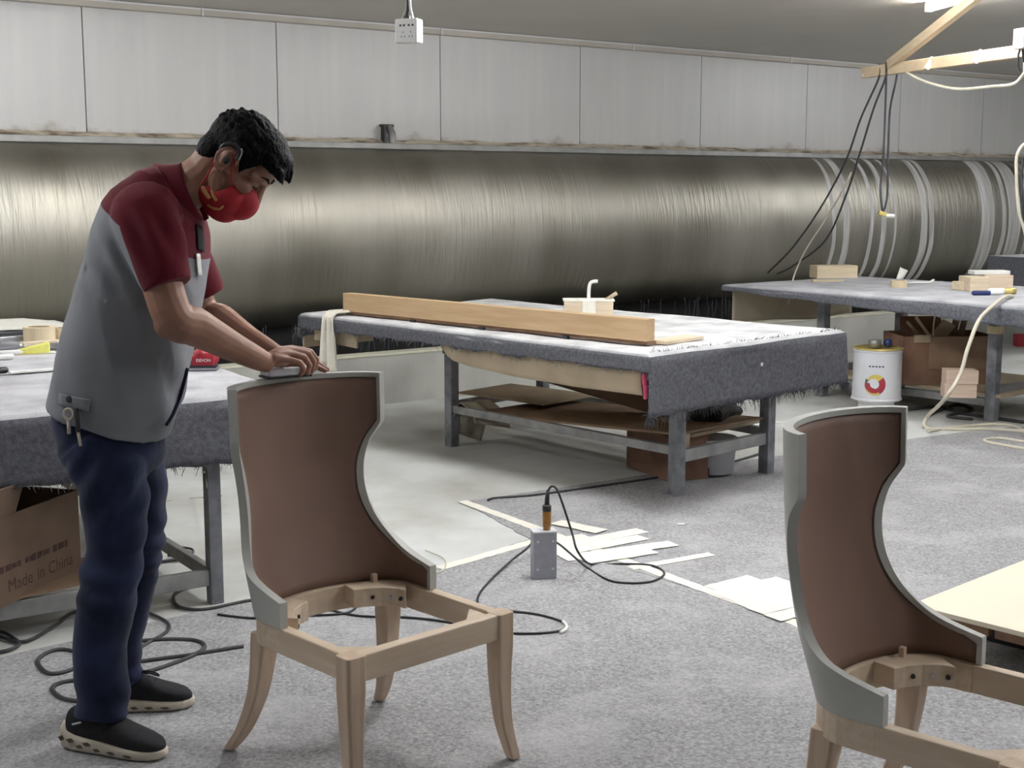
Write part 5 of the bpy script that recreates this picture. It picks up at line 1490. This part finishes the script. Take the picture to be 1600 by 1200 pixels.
if len(fe) > 2:
    build_w('placket_edge', MB().tube(catmull([p + Vector((.004, -.003, 0)) for p in fe], 4), .0045, 8), M['denim'], parent=so)
hp_, hn_ = hit(110, 623)
if hp_ is not None:
    build_w('button', MB().ellipsoid(hp_ + Vector((0, -.007, 0)), (.010, .004, .010), None, 14, 8), M['print_dark'], parent=so)

# jeans
jn = MB()
jsec = [((88, 600), (258, 640), .165), ((90, 650), (256, 680), .172), ((100, 690), (254, 705), .176), ((112, 725), (250, 735), .172)]
jn.loft([ringpts(b, f, 3.592, hw, 36) for b, f, hw in jsec])
RJ = [(150, 690, 3.50, .100), (166, 720, 3.487, .098), (176, 765, 3.475, .093), (179, 815, 3.468, .083), (178, 862, 3.465, .075), (171, 910, 3.462, .077), (165, 955, 3.460, .077), (157, 1005, 3.460, .069), (158, 1050, 3.460, .070), (160, 1085, 3.460, .073), (160, 1117, 3.460, .074)]
LJ = [(190, 690, 3.68, .100), (204, 725, 3.70, .098), (211, 770, 3.715, .090), (215, 825, 3.725, .080), (213, 870, 3.73, .072), (206, 915, 3.733, .070), (197, 960, 3.736, .067), (188, 1005, 3.738, .062), (190, 1040, 3.74, .062), (193, 1066, 3.742, .062)]
for L_ in (RJ, LJ):
    jn.tube(catmull([S(x, y, Y) for x, y, Y, r in L_], 3), [interp([(i / (len(L_) - 1), q[3]) for i, q in enumerate(L_)], k / (3 * (len(L_) - 1))) for k in range(3 * (len(L_) - 1) + 1)], 24)
jm = fuse('jeans', jn, .0064, 4, .5)
bm = bmesh.new(); bm.from_mesh(jm); bm.normal_update()
for v in bm.verts:
    p = v.co
    a = noise.noise(Vector((p.x * 7, p.y * 7, p.z * 5))) * .010
    low = max(0, 1 - p.z / .26); kn = max(0, 1 - abs(p.z - .50) / .16); cr = max(0, 1 - abs(p.z - .74) / .14)
    b = math.sin(p.z * 75 + p.x * 24 + 7 * noise.noise(p * 4)) * (.0085 * low + .0055 * kn)
    c = math.sin(p.z * 60 - p.x * 70 + 4 * noise.noise(p * 5)) * .006 * cr
    v.co = p + v.normal * (a + b + c)
bm.to_mesh(jm); bm.free()
jo = put('jeans', jm, M['denim'])
# belt loop keys
ky = MB().tube([S(107, 647, 3.385) + Vector((.012 * math.cos(a), 0, .014 * math.sin(a))) for a in [k * math.pi / 8 for k in range(17)]], .0035, 6)
build_w('key', ky, M['sole'])
build_w('key', MB().bar(S(107, 655, 3.385), S(108, 678, 3.385), .004, .009, (1, 0, 0)), M['sole'])
build_w('key', MB().bar(S(122, 675, 3.38), S(126, 697, 3.38), .004, .007, (1, 0, 0)), M['sole'])
build_w('key_strap', MB().tube(catmull([S(118, 640, 3.392), S(121, 655, 3.382), S(122, 675, 3.38)], 4), .006, 8), M['black_rubber'])

# shoes
def shoe(heel, toe, lace):
    d = toe - heel; Ls = d.length; ang = math.atan2(d.y, d.x)
    R3 = Matrix.Rotation(ang, 3, 'Z')
    T = lambda x, y, z: heel + R3 @ Vector((x, y, z))
    def sect(x, w, z0, z1, n=20, e=2.6):
        out = []
        for k in range(n):
            a = 2 * math.pi * k / n; ca, sa = math.cos(a), math.sin(a)
            out.append(T(x, w * abs(ca) ** (2 / e) * (1 if ca > 0 else -1), (z0 + z1) / 2 + (z1 - z0) / 2 * abs(sa) ** (2 / e) * (1 if sa > 0 else -1)))
        return out
    up = MB()
    st_ = [(.004, .018, .045, .085), (.016, .033, .035, .112), (.045, .038, .028, .118), (.085, .039, .024, .116), (.12, .040, .022, .108), (.16, .044, .020, .092), (.20, .047, .018, .075), (.235, .046, .018, .064), (.265, .038, .018, .054), (.284, .022, .020, .042), (.290, .008, .024, .034)]
    k_ = Ls / .29
    up.loft([sect(x * k_, w, a, b) for x, w, a, b in st_])
    uo = link('shoe_upper', fuse('shoe_upper', up, .005, 3), M['shoe'], None, True); uo.data.transform(Matrix.Translation(-PB)); uo.parent = man
    so_ = MB()
    ss = [(-.010, .016, .022, .075), (-.004, .034, .004, .066), (.03, .042, .0, .052), (.08, .043, .0, .044), (.13, .044, .0, .040), (.18, .049, .0, .035), (.23, .049, .0, .032), (.265, .041, .0, .030), (.287, .024, .004, .028), (.296, .008, .010, .026)]
    so_.loft([sect(x * k_, w, a, b, 20, 4.5) for x, w, a, b in ss])
    sole = link('sole', fuse('sole', so_, .005, 1), M['sole'], None, True); sole.data.transform(Matrix.Translation(-PB)); sole.parent = uo
    for i, (x, z, w, h) in enumerate(((.004, .035, .020, .016), (.035, .034, .024, .013), (.062, .020, .022, .010), (.085, .030, .026, .011), (.115, .017, .022, .009), (.16, .016, .026, .008), (.21, .014, .030, .006))):
        yy = -interp([(a, b) for a, b, *_ in ss], x) - .0015
        c = T(x * k_, yy, z)
        dm = MB().add([c + R3 @ Vector((-w / 2, 0, .002)), c + R3 @ Vector((-w * .1, 0, -h / 2)), c + R3 @ Vector((w / 2, 0, -.002)), c + R3 @ Vector((w * .1, 0, h / 2))], [(0, 1, 2, 3)])
        build_w('cutout', dm, M['cut'], False, uo, solid=.003)
    if lace:
        for i in range(4):
            x = (.135 + i * .02) * k_
            build_w('lace', MB().tube(catmull([T(x, -.030, .088 - i * .008), T(x + .004, 0, .103 - i * .0095), T(x, .030, .088 - i * .008)], 4), .0028, 6), M['shoe'], True, uo)
        build_w('lace', MB().tube(catmull([T(.12, .0, .108), T(.145, -.02, .118), T(.172, -.03, .113), T(.176, -.026, .104), T(.15, -.012, .108), T(.125, 0, .107)], 4), .0028, 6), M['black_rubber'], True, uo)
    else:
        build_w('shoe_print', MB().bar(T(.04 * k_, -.0385, .078), T(.068 * k_, -.0395, .088), .002, .005), M['can_white'], False, uo)
    return uo
shoe(RHEEL, RTOE, False)
shoe(LHEEL, LTOE, True)

# sanding block under the hands
sk = thing('sanding_block', 'pale sanding block in the worker\'s hands on the chair', 'sanding block', Vector((-.622, 3.655, .992)), math.radians(33))
MB().box((0, 0, .016), (.125, .062, .024)).build('grip_block', M['can_white'], sk, bevel=.005)
MB().box((0, 0, .002), (.130, .066, .006)).build('abrasive_pad', M['dark_plastic'], sk, bevel=.001)

for (x_, y_), lab in (((1064, 819), 'tiny white paper scrap on the carpet past the tape patch'), ((1215, 660), 'white paper scrap on the floor beyond middle table')):
    o = MB().box((0, 0, .001), (.035, .02, .0015)).build('paper_scrap', M['paper'], None, loc=G(x_, y_, .006)); tag(o, lab, 'paper')
